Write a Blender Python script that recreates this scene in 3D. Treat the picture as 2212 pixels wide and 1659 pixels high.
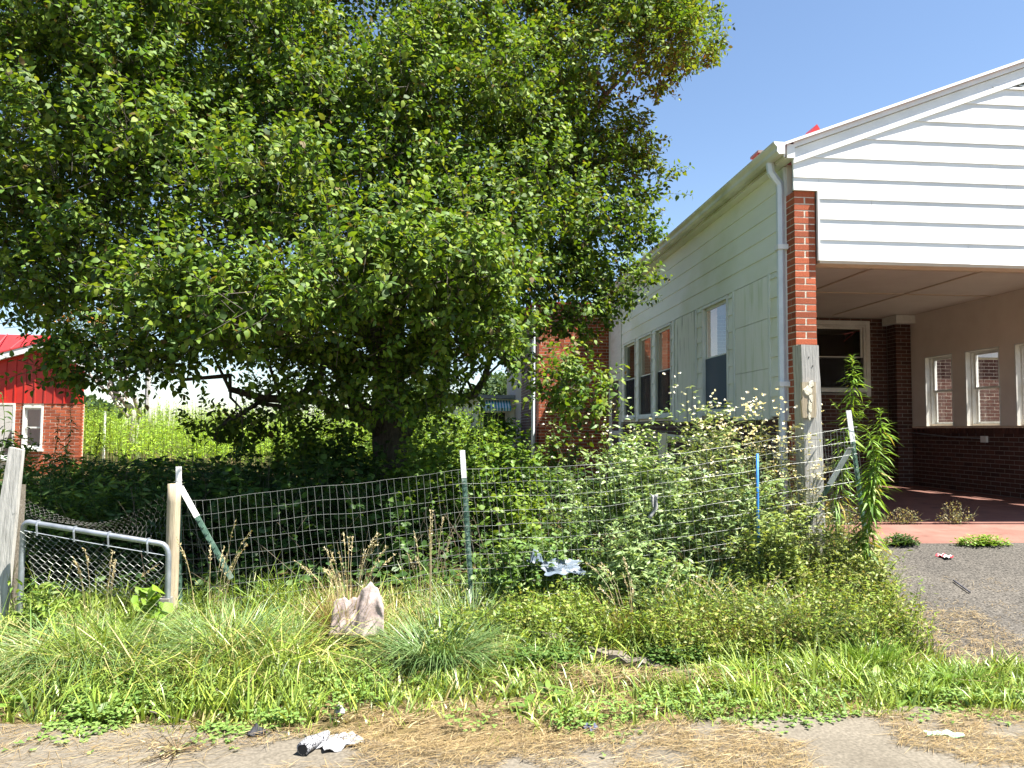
import bpy, math, random
import numpy as np
from mathutils import Matrix, Vector

for o in list(bpy.data.objects):
    bpy.data.objects.remove(o)
SC = bpy.context.scene
COL = SC.collection

# ------------------------------------------------------------------ camera
F, CX, CY, CAMZ = 769.0, 512.0, 384.0, 1.45
YAW, PITCH, ROLL = math.radians(4.7), math.radians(3.35), 0.008
cm = Matrix.Translation((0, 0, CAMZ)) @ Matrix.Rotation(-YAW, 4, 'Z') @ Matrix.Rotation(math.pi / 2 + PITCH, 4, 'X') @ Matrix.Rotation(ROLL, 4, 'Z')
cam_data = bpy.data.cameras.new('camera')
cam_data.sensor_width = 36.0
cam_data.lens = F / 1024.0 * 36.0
cam_data.clip_start = 0.05
cam_data.clip_end = 6000
cam = bpy.data.objects.new('camera', cam_data)
cam.matrix_world = cm
COL.objects.link(cam)
SC.camera = cam
SC.cycles.use_denoising = True
SC.cycles.max_bounces = 10
SC.cycles.transparent_max_bounces = 16
SC.render.resolution_x, SC.render.resolution_y = 1024, 768

# ------------------------------------------------------------------ sky, sun, exposure
SUNV = Vector((0.46, -0.21, 1.0)).normalized()      # towards the sun
EL = math.asin(SUNV.z)
AZ = math.atan2(SUNV.x, SUNV.y)
world = bpy.data.worlds.new('World')
SC.world = world
world.use_nodes = True
wn = world.node_tree.nodes
wl = world.node_tree.links
bg = wn['Background']
sky = wn.new('ShaderNodeTexSky')
sky.sky_type = 'NISHITA'
sky.sun_disc = False
sky.sun_elevation = EL
sky.sun_rotation = AZ
sky.altitude = 200
sky.air_density = 1.0
sky.dust_density = 0.3
sky.ozone_density = 2.0
wl.new(sky.outputs[0], bg.inputs[0])
bg.inputs[1].default_value = 0.055
sd = bpy.data.lights.new('sun', 'SUN')
sd.energy = 5.0
sd.angle = math.radians(0.53)
sd.color = (1.0, 0.955, 0.87)
sun = bpy.data.objects.new('sun', sd)
sun.rotation_euler = SUNV.to_track_quat('Z', 'Y').to_euler()
sun.location = (6, -3, 14)
COL.objects.link(sun)
SC.view_settings.view_transform = 'Standard'
SC.view_settings.look = 'None'
SC.view_settings.gamma = 1.0
SC.view_settings.use_curve_mapping = False
SC.view_settings.exposure = 2.0

# ------------------------------------------------------------------ pixel helpers (1024x768 pixels of the photograph)
_R = np.array(cm.to_3x3())
_C = np.array([0, 0, CAMZ])
def ray(px, py):
    return _R @ np.array([(px - CX) / F, -(py - CY) / F, -1.0])
def atY(px, py, Y):
    d = ray(px, py); return _C + d * (Y / d[1])
def atX(px, py, X):
    d = ray(px, py); return _C + d * (X / d[0])
def atZ(px, py, Z):
    d = ray(px, py); return _C + d * ((Z - CAMZ) / d[2])
def D(x, y):                      # photo read at 2212 px width
    return x / 2.1603, y / 2.1603

rng = np.random.default_rng(7)
random.seed(7)

# ------------------------------------------------------------------ mesh helpers
def tag(o, label=None, cat=None, group=None, kind=None):
    if label: o['label'] = label
    if cat: o['category'] = cat
    if group: o['group'] = group
    if kind: o['kind'] = kind
    return o
def link(name, me, mat=None, parent=None):
    o = bpy.data.objects.new(name, me)
    COL.objects.link(o)
    if mat is not None and not me.materials:
        me.materials.append(mat)
    if parent is not None:
        o.parent = parent
        if parent.type == 'EMPTY':
            o.matrix_parent_inverse = Matrix.Translation(-parent.location)
    return o
def empty(name, loc=(0, 0, 0)):
    o = bpy.data.objects.new(name, None)
    o.empty_display_size = 0.2
    COL.objects.link(o)
    o.location = tuple(float(c) for c in loc)
    return o                     # children keep world coordinates
def mesh(name, verts, faces, mat, parent=None, smooth=False):
    me = bpy.data.meshes.new(name)
    me.from_pydata([tuple(map(float, v)) for v in verts], [], [tuple(f) for f in faces])
    me.update()
    if smooth:
        me.polygons.foreach_set('use_smooth', [True] * len(me.polygons))
    return link(name, me, mat, parent)
CUBE_F = [(0, 3, 2, 1), (4, 5, 6, 7), (0, 1, 5, 4), (1, 2, 6, 5), (2, 3, 7, 6), (3, 0, 4, 7)]
def boxv(x0, x1, y0, y1, z0, z1):
    return [(x0, y0, z0), (x1, y0, z0), (x1, y1, z0), (x0, y1, z0), (x0, y0, z1), (x1, y0, z1), (x1, y1, z1), (x0, y1, z1)]
class Geo:
    def __init__(s): s.v = []; s.f = []
    def add(s, v, f):
        n = len(s.v); s.v += [tuple(p) for p in v]; s.f += [tuple(i + n for i in q) for q in f]; return s
    def box(s, *a): return s.add(boxv(*a), CUBE_F)
    def tube(s, pts, r, n=8, caps=True):
        pts = [Vector(p) for p in pts]
        rr = r if hasattr(r, '__len__') else [r] * len(pts)
        base = len(s.v)
        up = None
        for i, p in enumerate(pts):
            d = (pts[min(i + 1, len(pts) - 1)] - pts[max(i - 1, 0)]).normalized()
            if up is None:
                up = Vector((0, 0, 1)) if abs(d.z) < 0.9 else Vector((1, 0, 0))
            a = d.cross(up).normalized(); b = a.cross(d).normalized(); up = b
            for k in range(n):
                t = 2 * math.pi * k / n
                s.v.append(tuple(p + (a * math.cos(t) + b * math.sin(t)) * rr[i]))
        for i in range(len(pts) - 1):
            for k in range(n):
                k2 = (k + 1) % n
                s.f.append((base + i * n + k, base + i * n + k2, base + (i + 1) * n + k2, base + (i + 1) * n + k))
        if caps:
            s.f.append(tuple(base + k for k in reversed(range(n))))
            s.f.append(tuple(base + (len(pts) - 1) * n + k for k in range(n)))
        return s
    def obj(s, name, mat, parent=None, smooth=False):
        return mesh(name, s.v, s.f, mat, parent, smooth)
class Frame:                      # wall frame: O origin (z=0), U along the wall, N outward
    def __init__(s, O, U, N): s.O = Vector(O); s.U = Vector(U); s.N = Vector(N)
    def p(s, u, z, d): return tuple(s.O + s.U * u + s.N * d + Vector((0, 0, z)))
    def boxv(s, u0, u1, z0, z1, d0, d1):
        return [s.p(u, z, d) for z in (z0, z1) for (u, d) in ((u0, d0), (u1, d0), (u1, d1), (u0, d1))]
    def box(s, g, *a): return g.add(s.boxv(*a), CUBE_F)
def fbox(fr, name, u0, u1, z0, z1, d0, d1, mat, parent):
    g = Geo(); fr.box(g, u0, u1, z0, z1, d0, d1); o = g.obj(name, mat, parent); return o

# ------------------------------------------------------------------ foliage accumulators (numpy)
def unit(a):
    return a / np.maximum(np.linalg.norm(a, axis=-1, keepdims=True), 1e-9)
class Acc:
    def __init__(s): s.V = []; s.T = []; s.C = []; s.n = 0
    def _push(s, V, T, C):                    # V (n,k,3), T (m,3) template, C (n,3)
        n, k, _ = V.shape
        s.V.append(V.reshape(-1, 3))
        s.T.append((T[None] + (np.arange(n) * k)[:, None, None] + s.n).reshape(-1, 3))
        s.C.append(np.repeat(C, k, axis=0))
        s.n += n * k
    def leaves(s, P, Dr, Nn, L, W, C, bend=0.12, shape='ovate', fold=0.0):
        n = len(P)
        if n == 0: return
        L = np.broadcast_to(L, (n,))[:, None]; W = np.broadcast_to(W, (n,))[:, None]
        Dr = unit(Dr); sd_ = unit(np.cross(Dr, Nn)); nr = np.cross(sd_, Dr)
        st = {'ovate': ((.28, .9), (.62, .82)), 'lance': ((.25, .9), (.6, .7)), 'round': ((.22, .85), (.72, .95))}[shape]
        vs = [P]
        for (t, w) in st:
            c = P + Dr * L * t - nr * (bend * L * t * t)
            vs += [c + sd_ * W * w / 2 + nr * W * fold, c - sd_ * W * w / 2 + nr * W * fold]
        tip = P + Dr * L * (1.0 if shape != 'round' else .93) - nr * (bend * L)
        vs.append(tip)
        V = np.stack(vs, 1)
        T = np.array([(0, 2, 1), (1, 2, 4), (1, 4, 3), (3, 4, 5)])
        s._push(V, T, C)
    def diamonds(s, P, Dr, Nn, L, W, C):
        n = len(P)
        L = np.broadcast_to(L, (n,))[:, None]; W = np.broadcast_to(W, (n,))[:, None]
        Dr = unit(Dr); sd_ = unit(np.cross(Dr, Nn))
        V = np.stack([P, P + Dr * L * .4 + sd_ * W / 2, P + Dr * L, P + Dr * L * .4 - sd_ * W / 2], 1)
        s._push(V, np.array([(0, 2, 1), (0, 3, 2)]), C)
    def blades(s, P, H, Wd, az, lean, curl, C):     # grass blades, 3 segments
        n = len(P)
        H = np.broadcast_to(H, (n,))[:, None]; Wd = np.broadcast_to(Wd, (n,))[:, None]
        h = np.stack([np.cos(az), np.sin(az), np.zeros(n)], 1)
        fa = az + rng.uniform(-1.2, 1.2, n) + math.pi / 2
        sd_ = np.stack([np.cos(fa), np.sin(fa), np.zeros(n)], 1)
        lean = np.broadcast_to(lean, (n,))[:, None]; curl = np.broadcast_to(curl, (n,))[:, None]
        vs = []
        for t, w in ((0, 1.0), (.38, .9), (.72, .6), (1, 0)):
            c = P + h * H * (lean * t + curl * t * t) + np.array([0, 0, 1.0]) * H * (t * np.sqrt(np.maximum(1 - lean * lean * .6, .1)) - curl * .75 * t ** 3)
            if w > 0: vs += [c + sd_ * Wd * w / 2, c - sd_ * Wd * w / 2]
            else: vs.append(c)
        V = np.stack(vs, 1)
        T = np.array([(0, 1, 3), (0, 3, 2), (2, 3, 5), (2, 5, 4), (4, 5, 6)])
        s._push(V, T, C)
    def sticks(s, A, B, ra, rb, C):                 # 3-sided prisms
        n = len(A)
        if n == 0: return
        d = unit(B - A)
        ref = np.where(np.abs(d[:, 2:3]) < .9, np.array([[0, 0, 1.0]]), np.array([[1.0, 0, 0]]))
        a = unit(np.cross(d, ref)); b = np.cross(d, a)
        ra = np.broadcast_to(ra, (n,))[:, None]; rb = np.broadcast_to(rb, (n,))[:, None]
        vs = []
        for (Q, r) in ((A, ra), (B, rb)):
            for k in range(3):
                t = 2 * math.pi * k / 3
                vs.append(Q + (a * math.cos(t) + b * math.sin(t)) * r)
        V = np.stack(vs, 1)
        T = np.array([(0, 1, 4), (0, 4, 3), (1, 2, 5), (1, 5, 4), (2, 0, 3), (2, 3, 5)])
        s._push(V, T, C)
    def obj(s, name, mat, parent=None):
        V = np.concatenate(s.V).astype(np.float32); T = np.concatenate(s.T).astype(np.int32); C = np.concatenate(s.C).astype(np.float32)
        me = bpy.data.meshes.new(name)
        me.vertices.add(len(V)); me.vertices.foreach_set('co', V.ravel())
        me.loops.add(T.size); me.loops.foreach_set('vertex_index', T.ravel())
        me.polygons.add(len(T))
        me.polygons.foreach_set('loop_start', np.arange(0, T.size, 3, dtype=np.int32))
        me.polygons.foreach_set('loop_total', np.full(len(T), 3, dtype=np.int32))
        at = me.color_attributes.new('Col', 'FLOAT_COLOR', 'POINT')
        at.data.foreach_set('color', np.concatenate([C, np.ones((len(C), 1), np.float32)], 1).ravel())
        me.update(calc_edges=True)
        return link(name, me, mat, parent)
def cvar(base, n, v=.18, h=.1):
    base = np.array(base)
    k = np.clip(1 + rng.normal(0, v, (n, 1)), .45, 1.7)
    hue = rng.normal(0, h, (n, 1))
    c = base[None] * k
    c[:, 0:1] *= 1 + hue; c[:, 1:2] *= 1 + hue * .25
    return np.clip(c, .004, .95)
def cmix(cols, w, n, v=.18, h=.1):
    idx = rng.choice(len(cols), n, p=np.array(w) / np.sum(w))
    return cvar((1, 1, 1), n, v, h) * np.array(cols)[idx]
def rdir(n, zlo=-1, zhi=1):
    z = rng.uniform(zlo, zhi, n); a = rng.uniform(0, 2 * math.pi, n); r = np.sqrt(1 - z * z)
    return np.stack([r * np.cos(a), r * np.sin(a), z], 1)
_pn = [(rng.uniform(-1, 1, 2) * k, rng.uniform(0, 6.28)) for k in (.5, .9, 1.4, 2.1, 3.0, 4.3)]
def pnoise(x, y, s=1.0):                            # cheap smooth noise in -1..1
    r = 0
    for i, (k, ph) in enumerate(_pn):
        r = r + np.sin((x * k[0] + y * k[1]) * s * 1.7 + ph + .8 * np.sin((x * k[1] - y * k[0]) * s + ph * 2)) / (1 + .25 * i)
    return r / 3.2

# ------------------------------------------------------------------ materials
def newmat(name):
    m = bpy.data.materials.new(name); m.use_nodes = True
    nt = m.node_tree; nt.nodes.clear()
    out = nt.nodes.new('ShaderNodeOutputMaterial')
    return m, nt, out
def nd(nt, t, **kw):
    n = nt.nodes.new(t)
    for k, v in kw.items():
        if k.startswith('i_'):
            n.inputs[k[2:].replace('_', ' ')].default_value = v
        else: setattr(n, k, v)
    return n
def ramp(nt, stops, interp='LINEAR'):
    r = nt.nodes.new('ShaderNodeValToRGB'); r.color_ramp.interpolation = interp
    e = r.color_ramp.elements
    while len(e) < len(stops): e.new(0.5)
    for i, (p, c) in enumerate(stops):
        e[i].position = p; e[i].color = tuple(c) + (1,) if len(c) == 3 else c
    return r
def rough_mat(name, stops, scale=8, detail=6, rough=.7, bump=.2, bscale=None, stretch=(1, 1, 1), spec=.3, metallic=0, dist=.01, per_obj=0.0, stain=None):
    """noise-coloured surface; stain=(colour, scale, lo, hi, stretch) adds patches of wear"""
    m, nt, out = newmat(name)
    tc = nd(nt, 'ShaderNodeTexCoord'); mp = nd(nt, 'ShaderNodeMapping'); mp.inputs['Scale'].default_value = stretch
    nt.links.new(tc.outputs['Object'], mp.inputs[0])
    nz = nd(nt, 'ShaderNodeTexNoise'); nz.inputs['Scale'].default_value = scale; nz.inputs['Detail'].default_value = detail; nz.inputs['Roughness'].default_value = .62
    nt.links.new(mp.outputs[0], nz.inputs['Vector'])
    r = ramp(nt, stops); nt.links.new(nz.outputs['Fac'], r.inputs[0])
    colr = r.outputs[0]
    if stain:
        sc, ss, lo, hi, sst = stain
        mp2 = nd(nt, 'ShaderNodeMapping'); mp2.inputs['Scale'].default_value = sst
        nt.links.new(tc.outputs['Object'], mp2.inputs[0])
        n2 = nd(nt, 'ShaderNodeTexNoise'); n2.inputs['Scale'].default_value = ss; n2.inputs['Detail'].default_value = 7
        nt.links.new(mp2.outputs[0], n2.inputs['Vector'])
        mr = nd(nt, 'ShaderNodeMapRange'); mr.inputs[1].default_value = lo; mr.inputs[2].default_value = hi
        nt.links.new(n2.outputs['Fac'], mr.inputs[0])
        mx = nd(nt, 'ShaderNodeMix', data_type='RGBA'); mx.inputs[7].default_value = tuple(sc) + (1,)
        nt.links.new(mr.outputs[0], mx.inputs[0]); nt.links.new(colr, mx.inputs[6]); colr = mx.outputs[2]
    if per_obj:
        oi = nd(nt, 'ShaderNodeObjectInfo')
        hsv = nd(nt, 'ShaderNodeHueSaturation')
        mr = nd(nt, 'ShaderNodeMapRange'); mr.inputs[3].default_value = 1 - per_obj; mr.inputs[4].default_value = 1 + per_obj
        nt.links.new(oi.outputs['Random'], mr.inputs[0]); nt.links.new(mr.outputs[0], hsv.inputs['Value'])
        nt.links.new(colr, hsv.inputs['Color']); colr = hsv.outputs[0]
    b = nd(nt, 'ShaderNodeBsdfPrincipled'); b.inputs['Roughness'].default_value = rough; b.inputs['Metallic'].default_value = metallic
    b.inputs['Specular IOR Level'].default_value = spec
    nt.links.new(colr, b.inputs['Base Color'])
    if bump:
        nb = nd(nt, 'ShaderNodeTexNoise'); nb.inputs['Scale'].default_value = bscale or scale * 3; nb.inputs['Detail'].default_value = 5
        nt.links.new(mp.outputs[0], nb.inputs['Vector'])
        bp = nd(nt, 'ShaderNodeBump'); bp.inputs['Strength'].default_value = bump; bp.inputs['Distance'].default_value = dist
        nt.links.new(nb.outputs['Fac'], bp.inputs['Height']); nt.links.new(bp.outputs[0], b.inputs['Normal'])
    nt.links.new(b.outputs[0], out.inputs[0])
    return m
def foliage_mat(name, trans=.35, gloss=.07, rough=.38, tint=(1.25, 1.15, .55)):
    m, nt, out = newmat(name)
    a = nd(nt, 'ShaderNodeAttribute', attribute_name='Col')
    df = nd(nt, 'ShaderNodeBsdfDiffuse'); tr = nd(nt, 'ShaderNodeBsdfTranslucent')
    nt.links.new(a.outputs['Color'], df.inputs['Color'])
    mu = nd(nt, 'ShaderNodeMix', data_type='RGBA', blend_type='MULTIPLY'); mu.inputs[0].default_value = 1; mu.inputs[7].default_value = tint + (1,)
    nt.links.new(a.outputs['Color'], mu.inputs[6]); nt.links.new(mu.outputs[2], tr.inputs['Color'])
    mx = nd(nt, 'ShaderNodeMixShader'); mx.inputs[0].default_value = trans
    nt.links.new(df.outputs[0], mx.inputs[1]); nt.links.new(tr.outputs[0], mx.inputs[2])
    fin = mx
    if gloss:
        gl = nd(nt, 'ShaderNodeBsdfGlossy'); gl.inputs['Roughness'].default_value = rough; gl.inputs['Color'].default_value = (1, 1, 1, 1)
        m2 = nd(nt, 'ShaderNodeMixShader'); m2.inputs[0].default_value = gloss
        nt.links.new(mx.outputs[0], m2.inputs[1]); nt.links.new(gl.outputs[0], m2.inputs[2]); fin = m2
    nt.links.new(fin.outputs[0], out.inputs[0])
    return m
def glass_mat(name, tintv=.9, extra=0.0):
    m, nt, out = newmat(name)
    tr = nd(nt, 'ShaderNodeBsdfTransparent'); tr.inputs[0].default_value = (tintv, tintv, tintv * 1.0, 1)
    gl = nd(nt, 'ShaderNodeBsdfGlossy'); gl.inputs['Roughness'].default_value = 0.0
    fr = nd(nt, 'ShaderNodeFresnel'); fr.inputs['IOR'].default_value = 1.52
    mt = nd(nt, 'ShaderNodeMath', operation='MULTIPLY_ADD'); mt.inputs[1].default_value = 1.5; mt.inputs[2].default_value = extra
    mt.use_clamp = True
    nt.links.new(fr.outputs[0], mt.inputs[0])
    nz = nd(nt, 'ShaderNodeTexNoise'); nz.inputs['Scale'].default_value = 1.6; nz.inputs['Detail'].default_value = 1
    tc = nd(nt, 'ShaderNodeTexCoord'); nt.links.new(tc.outputs['Object'], nz.inputs['Vector'])
    bp = nd(nt, 'ShaderNodeBump'); bp.inputs['Strength'].default_value = .12; bp.inputs['Distance'].default_value = .01
    nt.links.new(nz.outputs['Fac'], bp.inputs['Height']); nt.links.new(bp.outputs[0], gl.inputs['Normal'])
    geo = nd(nt, 'ShaderNodeNewGeometry')
    inv = nd(nt, 'ShaderNodeMath', operation='SUBTRACT'); inv.inputs[0].default_value = 1.0
    nt.links.new(geo.outputs['Backfacing'], inv.inputs[1])
    m3 = nd(nt, 'ShaderNodeMath', operation='MULTIPLY')
    nt.links.new(mt.outputs[0], m3.inputs[0]); nt.links.new(inv.outputs[0], m3.inputs[1])
    mx = nd(nt, 'ShaderNodeMixShader')
    nt.links.new(m3.outputs[0], mx.inputs[0]); nt.links.new(tr.outputs[0], mx.inputs[1]); nt.links.new(gl.outputs[0], mx.inputs[2])
    nt.links.new(mx.outputs[0], out.inputs[0])
    return m
def screen_mat(name, opacity=.6, col=(.05, .05, .055)):
    m, nt, out = newmat(name)
    tr = nd(nt, 'ShaderNodeBsdfTransparent'); df = nd(nt, 'ShaderNodeBsdfDiffuse'); df.inputs[0].default_value = col + (1,)
    mx = nd(nt, 'ShaderNodeMixShader'); mx.inputs[0].default_value = opacity
    nt.links.new(tr.outputs[0], mx.inputs[1]); nt.links.new(df.outputs[0], mx.inputs[2]); nt.links.new(mx.outputs[0], out.inputs[0])
    return m

M = {}
M['white'] = rough_mat('white_siding', [(.3, (.72, .73, .73)), (.7, (.82, .82, .80))], 3, rough=.45, bump=.05, stretch=(1, 1, 6), per_obj=.05, stain=((.50, .48, .42), 2.2, .58, .85, (.6, 1, 2.5)))
M['trim'] = rough_mat('white_trim', [(.3, (.70, .71, .70)), (.7, (.82, .82, .80))], 5, rough=.5, bump=.08)
M['sidewall'] = rough_mat('mildewed_siding', [(.25, (.78, .81, .73)), (.75, (.88, .88, .83))], 1.6, rough=.6, bump=.08, stretch=(1, .5, 2), stain=((.60, .62, .42), 1.1, .5, .8, (1, .6, 1)))
M['panel'] = rough_mat('painted_plywood', [(.3, (.78, .80, .73)), (.7, (.88, .88, .84))], 5, rough=.75, bump=.25, stretch=(1, 3, .35), stain=((.50, .57, .36), 3.5, .52, .8, (1, 2.2, .35)))
M['panel_worn'] = rough_mat('peeling_plywood', [(.3, (.74, .78, .66)), (.7, (.86, .86, .80))], 5, rough=.8, bump=.4, stretch=(1, 4, .3), stain=((.13, .15, .10), 5, .57, .66, (1, 3.5, .28)))
M['gutter'] = rough_mat('old_gutter', [(.3, (.60, .60, .52)), (.7, (.80, .80, .76))], 4, rough=.45, bump=.1, stretch=(1, .4, 2), stain=((.40, .40, .25), 3, .5, .8, (1, .5, 1)))
M['downspout'] = rough_mat('downspout_paint', [(.3, (.55, .60, .64)), (.7, (.70, .74, .78))], 6, rough=.4, bump=.05)
M['brick'] = rough_mat('red_brick', [(.2, (.22, .050, .022)), (.5, (.37, .090, .040)), (.8, (.46, .15, .07))], 14, rough=.85, bump=.5, bscale=90, stretch=(1, 1, 1), per_obj=.28, dist=.004)
M['brick_dark'] = rough_mat('brown_shade_brick', [(.2, (.05, .024, .019)), (.5, (.085, .037, .028)), (.8, (.12, .055, .04))], 14, rough=.85, bump=.5, bscale=90, per_obj=.28, dist=.004)  # darker copy of the brick, shade of carport and side walls in its colour
M['mortar'] = rough_mat('mortar', [(.3, (.50, .45, .36)), (.7, (.66, .60, .50))], 30, rough=.9, bump=.3)
M['mortar_dark'] = rough_mat('grey_shade_mortar', [(.3, (.22, .20, .18)), (.7, (.32, .30, .27))], 30, rough=.9, bump=.3)  # mortar toned down likewise to carry the shade of those walls
M['beige'] = rough_mat('beige_paint', [(.3, (.74, .65, .565)), (.7, (.82, .735, .65))], 2.5, rough=.7, bump=.05)
M['ceil'] = rough_mat('ceiling_board', [(.3, (.64, .575, .50)), (.7, (.72, .655, .58))], 2, rough=.75, bump=.05)
M['tan'] = rough_mat('tan_trim', [(.3, (.52, .41, .30)), (.7, (.62, .50, .38))], 5, rough=.6, bump=.05)
M['frame'] = rough_mat('window_frame_paint', [(.3, (.62, .62, .58)), (.7, (.78, .78, .74))], 8, rough=.55, bump=.1)
M['frame_old'] = rough_mat('old_frame_paint', [(.3, (.62, .66, .60)), (.7, (.78, .80, .76))], 8, rough=.6, bump=.15, stretch=(1, 1, .4))
M['glass'] = glass_mat('window_glass')
M['screen'] = screen_mat('insect_screen', .55)
M['tinted_layer'] = screen_mat('blue_grey_layer', .8, (.16, .20, .26))  # blue-grey layer over a lower sash and the door panes
M['slab'] = rough_mat('red_painted_concrete', [(.25, (.14, .062, .047)), (.5, (.19, .090, .070)), (.8, (.235, .125, .10))], 3, rough=.75, bump=.2, stain=((.05, .035, .025), 4, .6, .75, (1, 1, 1)))
M['redroof'] = rough_mat('red_metal_roof', [(.3, (.42, .035, .04)), (.7, (.52, .05, .055))], 3, rough=.4, bump=.03)
M['redpanel'] = rough_mat('red_metal_panel', [(.3, (.42, .022, .015)), (.7, (.56, .034, .022))], 3, rough=.45, bump=.05, stain=((.34, .05, .04), 2.5, .5, .8, (1, 1, .4)))
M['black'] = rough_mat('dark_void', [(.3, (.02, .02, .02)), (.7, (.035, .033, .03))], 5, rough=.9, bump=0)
M['wood_grey'] = rough_mat('weathered_grey_wood', [(.2, (.16, .15, .14)), (.5, (.34, .33, .31)), (.8, (.50, .48, .45))], 9, rough=.85, bump=.7, stretch=(6, 6, .35), dist=.006)
M['wood_tan'] = rough_mat('weathered_tan_wood', [(.2, (.17, .13, .09)), (.5, (.36, .30, .21)), (.8, (.50, .43, .32))], 9, rough=.85, bump=.7, stretch=(6, 6, .35), dist=.006)
M['wood_dark'] = rough_mat('dark_old_wood', [(.2, (.06, .05, .04)), (.5, (.14, .12, .095)), (.8, (.25, .22, .18))], 9, rough=.9, bump=.8, stretch=(.5, 6, 6), dist=.006)
M['rail'] = rough_mat('cream_painted_wood', [(.3, (.42, .39, .25)), (.7, (.55, .52, .36))], 6, rough=.75, bump=.3, stretch=(1, 1, .5))
M['post_green'] = rough_mat('green_post_paint', [(.35, (.05, .10, .075)), (.55, (.10, .17, .13)), (.75, (.30, .34, .30))], 22, rough=.6, bump=.3, stretch=(1, 1, .5))
M['post_white'] = rough_mat('white_post_paint', [(.25, (.42, .42, .42)), (.4, (.72, .72, .72)), (.8, (.82, .82, .82))], 16, rough=.6, bump=.3)
M['wire'] = rough_mat('galvanised_wire', [(.3, (.17, .18, .17)), (.7, (.30, .31, .30))], 6, rough=.45, bump=0, metallic=.35)
M['galv'] = rough_mat('galvanised_tube', [(.3, (.20, .22, .245)), (.7, (.36, .39, .43))], 12, rough=.45, bump=.1, metallic=.6)
M['rust'] = rough_mat('dull_wire', [(.3, (.20, .18, .16)), (.7, (.36, .34, .32))], 10, rough=.7, bump=0, metallic=.3)
M['bark'] = rough_mat('tree_bark', [(.25, (.035, .028, .022)), (.6, (.10, .085, .065)), (.85, (.17, .15, .12))], 9, rough=.95, bump=1.0, stretch=(2.5, 2.5, .5), dist=.03)
M['pale_bark'] = rough_mat('pale_bark', [(.3, (.34, .31, .27)), (.7, (.48, .45, .40))], 9, rough=.9, bump=.4)
M['leaf'] = foliage_mat('tree_leaf', .38, .022, .62)
M['herb'] = foliage_mat('herb_leaf', .36, .02, .5)
M['grass'] = foliage_mat('grass_blade', .25, .035, .42, (1.2, 1.1, .6))
M['straw'] = foliage_mat('dry_straw', .15, .03, .5, (1.1, 1.0, .8))

def ground_mat():
    m, nt, out = newmat('ground_soil')
    tc = nd(nt, 'ShaderNodeTexCoord')
    n1 = nd(nt, 'ShaderNodeTexNoise'); n1.inputs['Scale'].default_value = 1.2; n1.inputs['Detail'].default_value = 6
    n2 = nd(nt, 'ShaderNodeTexNoise'); n2.inputs['Scale'].default_value = 40; n2.inputs['Detail'].default_value = 6
    for n in (n1, n2): nt.links.new(tc.outputs['Object'], n.inputs['Vector'])
    r1 = ramp(nt, [(.35, (.05, .045, .02)), (.5, (.10, .08, .04)), (.65, (.20, .15, .08))]); nt.links.new(n1.outputs['Fac'], r1.inputs[0])
    r2 = ramp(nt, [(.3, (.45, .45, .4)), (.7, (1.2, 1.15, 1.0))]); nt.links.new(n2.outputs['Fac'], r2.inputs[0])
    mu = nd(nt, 'ShaderNodeMix', data_type='RGBA', blend_type='MULTIPLY'); mu.inputs[0].default_value = 1
    nt.links.new(r1.outputs[0], mu.inputs[6]); nt.links.new(r2.outputs[0], mu.inputs[7])
    b = nd(nt, 'ShaderNodeBsdfPrincipled'); b.inputs['Roughness'].default_value = .95; b.inputs['Specular IOR Level'].default_value = .1
    nt.links.new(mu.outputs[2], b.inputs['Base Color'])
    bp = nd(nt, 'ShaderNodeBump'); bp.inputs['Strength'].default_value = .8; bp.inputs['Distance'].default_value = .03
    nt.links.new(n2.outputs['Fac'], bp.inputs['Height']); nt.links.new(bp.outputs[0], b.inputs['Normal'])
    nt.links.new(b.outputs[0], out.inputs[0]); return m
M['ground'] = ground_mat()
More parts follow.
